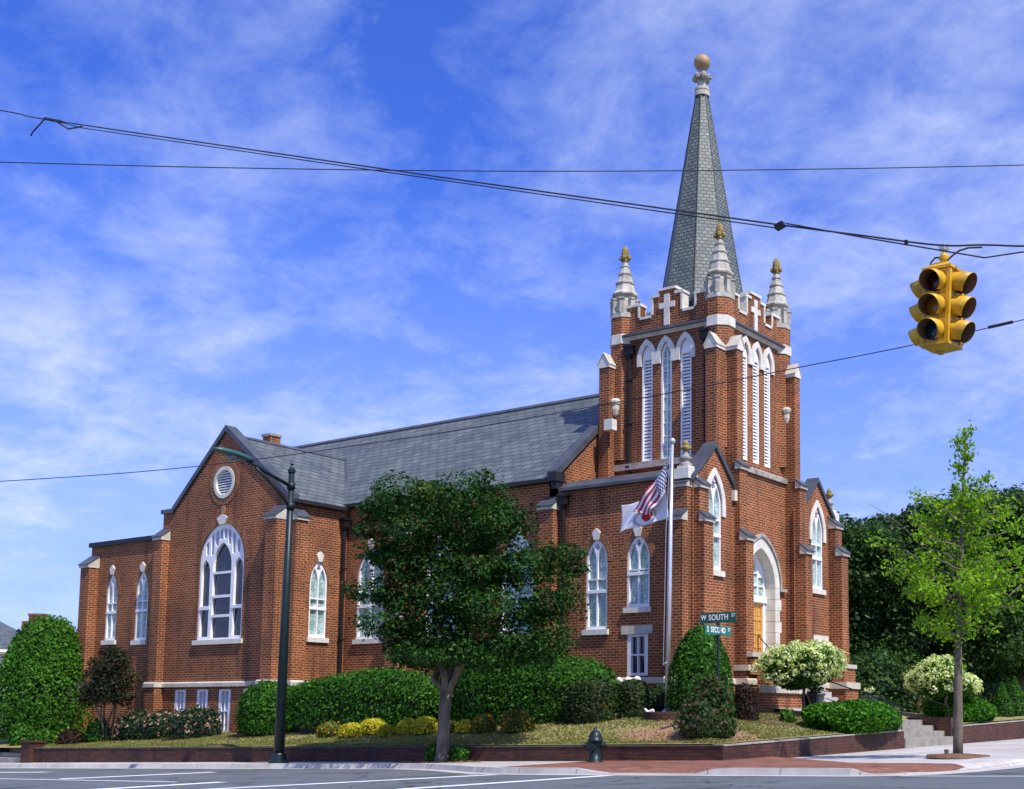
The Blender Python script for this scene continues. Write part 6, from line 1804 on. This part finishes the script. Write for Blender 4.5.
# ------------------------------------------------------------------ things beyond the church
def house():
    r = empty('neighbour_house', (-71, 37, -1.5)); tag(r, 'distant house with grey roof behind the huge domed shrub', 'house')
    o3 = Vector((-71, 37, -1.5))
    u = Vector((.83, .55, 0)); v = Vector((-.55, .83, 0))
    def q(a, b, z): return tuple(Vector((-70.8, 37.2, 0))+u*(a-2.2)+v*b+Vector((0, 0, z))-o3)
    w = MB()
    for (a, b), (c, d) in (((-5, 0), (2.4, 0)), ((2.4, 0), (2.4, 6)), ((2.4, 6), (-5, 6)), ((-5, 6), (-5, 0))): w.face([q(a, b, -2), q(c, d, -2), q(c, d, 4.6), q(a, b, 4.6)])
    w.build('wall', 'housewall', r)
    f = MB(); uvq = [(0, 0), (8, 0), (4, 5), (4, 5)]
    A = [(-5.3, -.4, 4.6), (2.9, -.4, 4.6), (2.9, 6.4, 4.6), (-5.3, 6.4, 4.6)]; ap = (-1.2, 3, 7.3)
    for k in range(4): f.face([q(*A[k]), q(*A[(k+1) % 4]), q(*ap)], [(0, 0), (8, 0), (4, 6)])
    f.build('roof', 'slate', r)
    g = MB()
    for k in range(4):
        a, b = A[k], A[(k+1) % 4]; g.tube([q(a[0], a[1], 4.5), q(b[0], b[1], 4.5)], .12, 4)
    g.build('eave', 'white', r)
    c = MB(); rot = Matrix.Rotation(.58, 3, 'Z'); p = Vector(q(3.05, 2.5, 5.75)); c.rbox(p, .42, .35, 1.05, rot); c.rbox(p+u*-.62+Vector((0, 0, -.12)), .22, .3, .8, rot); c.rbox(p+Vector((0, 0, 1.06)), .46, .39, .06, rot)
    c.build('chimney', 'brick', r)


house()


def far_right():
    mb = MB()
    mb.box(-16.6, -16.3, 39.2, 39.7, .6, 1.75); mb.box(-16.65, -16.25, 39.15, 39.75, 1.751, 1.85); mb.box(-15.6, -15.3, 40.9, 42.2, .6, 1.8); mb.box(-16.29, -15.6, 39.6, 41.2, .6, 1.2)
    tag(mb.build('garden_wall', 'brick'), 'low brick garden wall with square piers in the shade behind the far hydrangea', 'wall')
    r = empty('notice_sign', (-13.3, 46.2, 1.0)); tag(r, 'white notice board with red lettering at the outer lawn edge', 'sign')
    m = MB(); a = Matrix.Rotation(YAW, 3, 'Z'); m.rbox((0, 0, 1.05), .5, .03, .42, a); m.build('board', 'white', r)
    m = MB(); m.rbox(tuple(a @ Vector((-.45, .05, .3))), .03, .03, .5, a); m.rbox(tuple(a @ Vector((.45, .05, .3))), .03, .03, .5, a); m.build('post', 'white', r)
    m = MB(); s = np.random.default_rng(3)
    for j, z in enumerate((1.28, 1.12, .95)):
        x = -.4
        while x < .36:
            w = s.uniform(.03, .07); m.rbox(tuple(a @ Vector((x+w/2, -.034, z))), w/2, .006, .05, a); x += w+.025
    m.build('red_markings', 'red', r)['kind'] = 'stuff'
    h = empty('grey_house', (-11.0, 62, 1)); tag(h, 'pale grey house glimpsed between the shade trees and evergreens', 'house')
    m = MB(); m.box(-5, 7, 0, 7, -1, 2.4); m.build('wall', 'housewall', h)
    m = MB(); m.face([(-5.4, -.4, 2.4), (7.4, -.4, 2.4), (7.4, 3.5, 5), (-5.4, 3.5, 5)], [(0, 0), (12, 0), (12, 5), (0, 5)]); m.face([(-5.4, 7.4, 2.4), (7.4, 7.4, 2.4), (7.4, 3.5, 5), (-5.4, 3.5, 5)], [(0, 0), (12, 0), (12, 5), (0, 5)]); m.build('roof', 'slate', h)
    for x in (-3, -.5, 2, 4.5):
        m = MB(); m.box(x, x+.9, -.05, -.01, .4, 1.8); f = m.build('window', 'white', h); m = MB(); m.box(x+.08, x+.82, -.07, -.051, .48, 1.72); m.build('pane', 'greypane', f)


far_right()

# ------------------------------------------------------------------ to real size
S4 = Matrix.Scale(K, 4)
for me in bpy.data.meshes: me.transform(S4)
for o in SC.objects:
    if o.type in ('MESH', 'EMPTY'): o.location = o.location*K
    for md in o.modifiers:
        if md.type == 'SOLIDIFY': md.thickness *= K
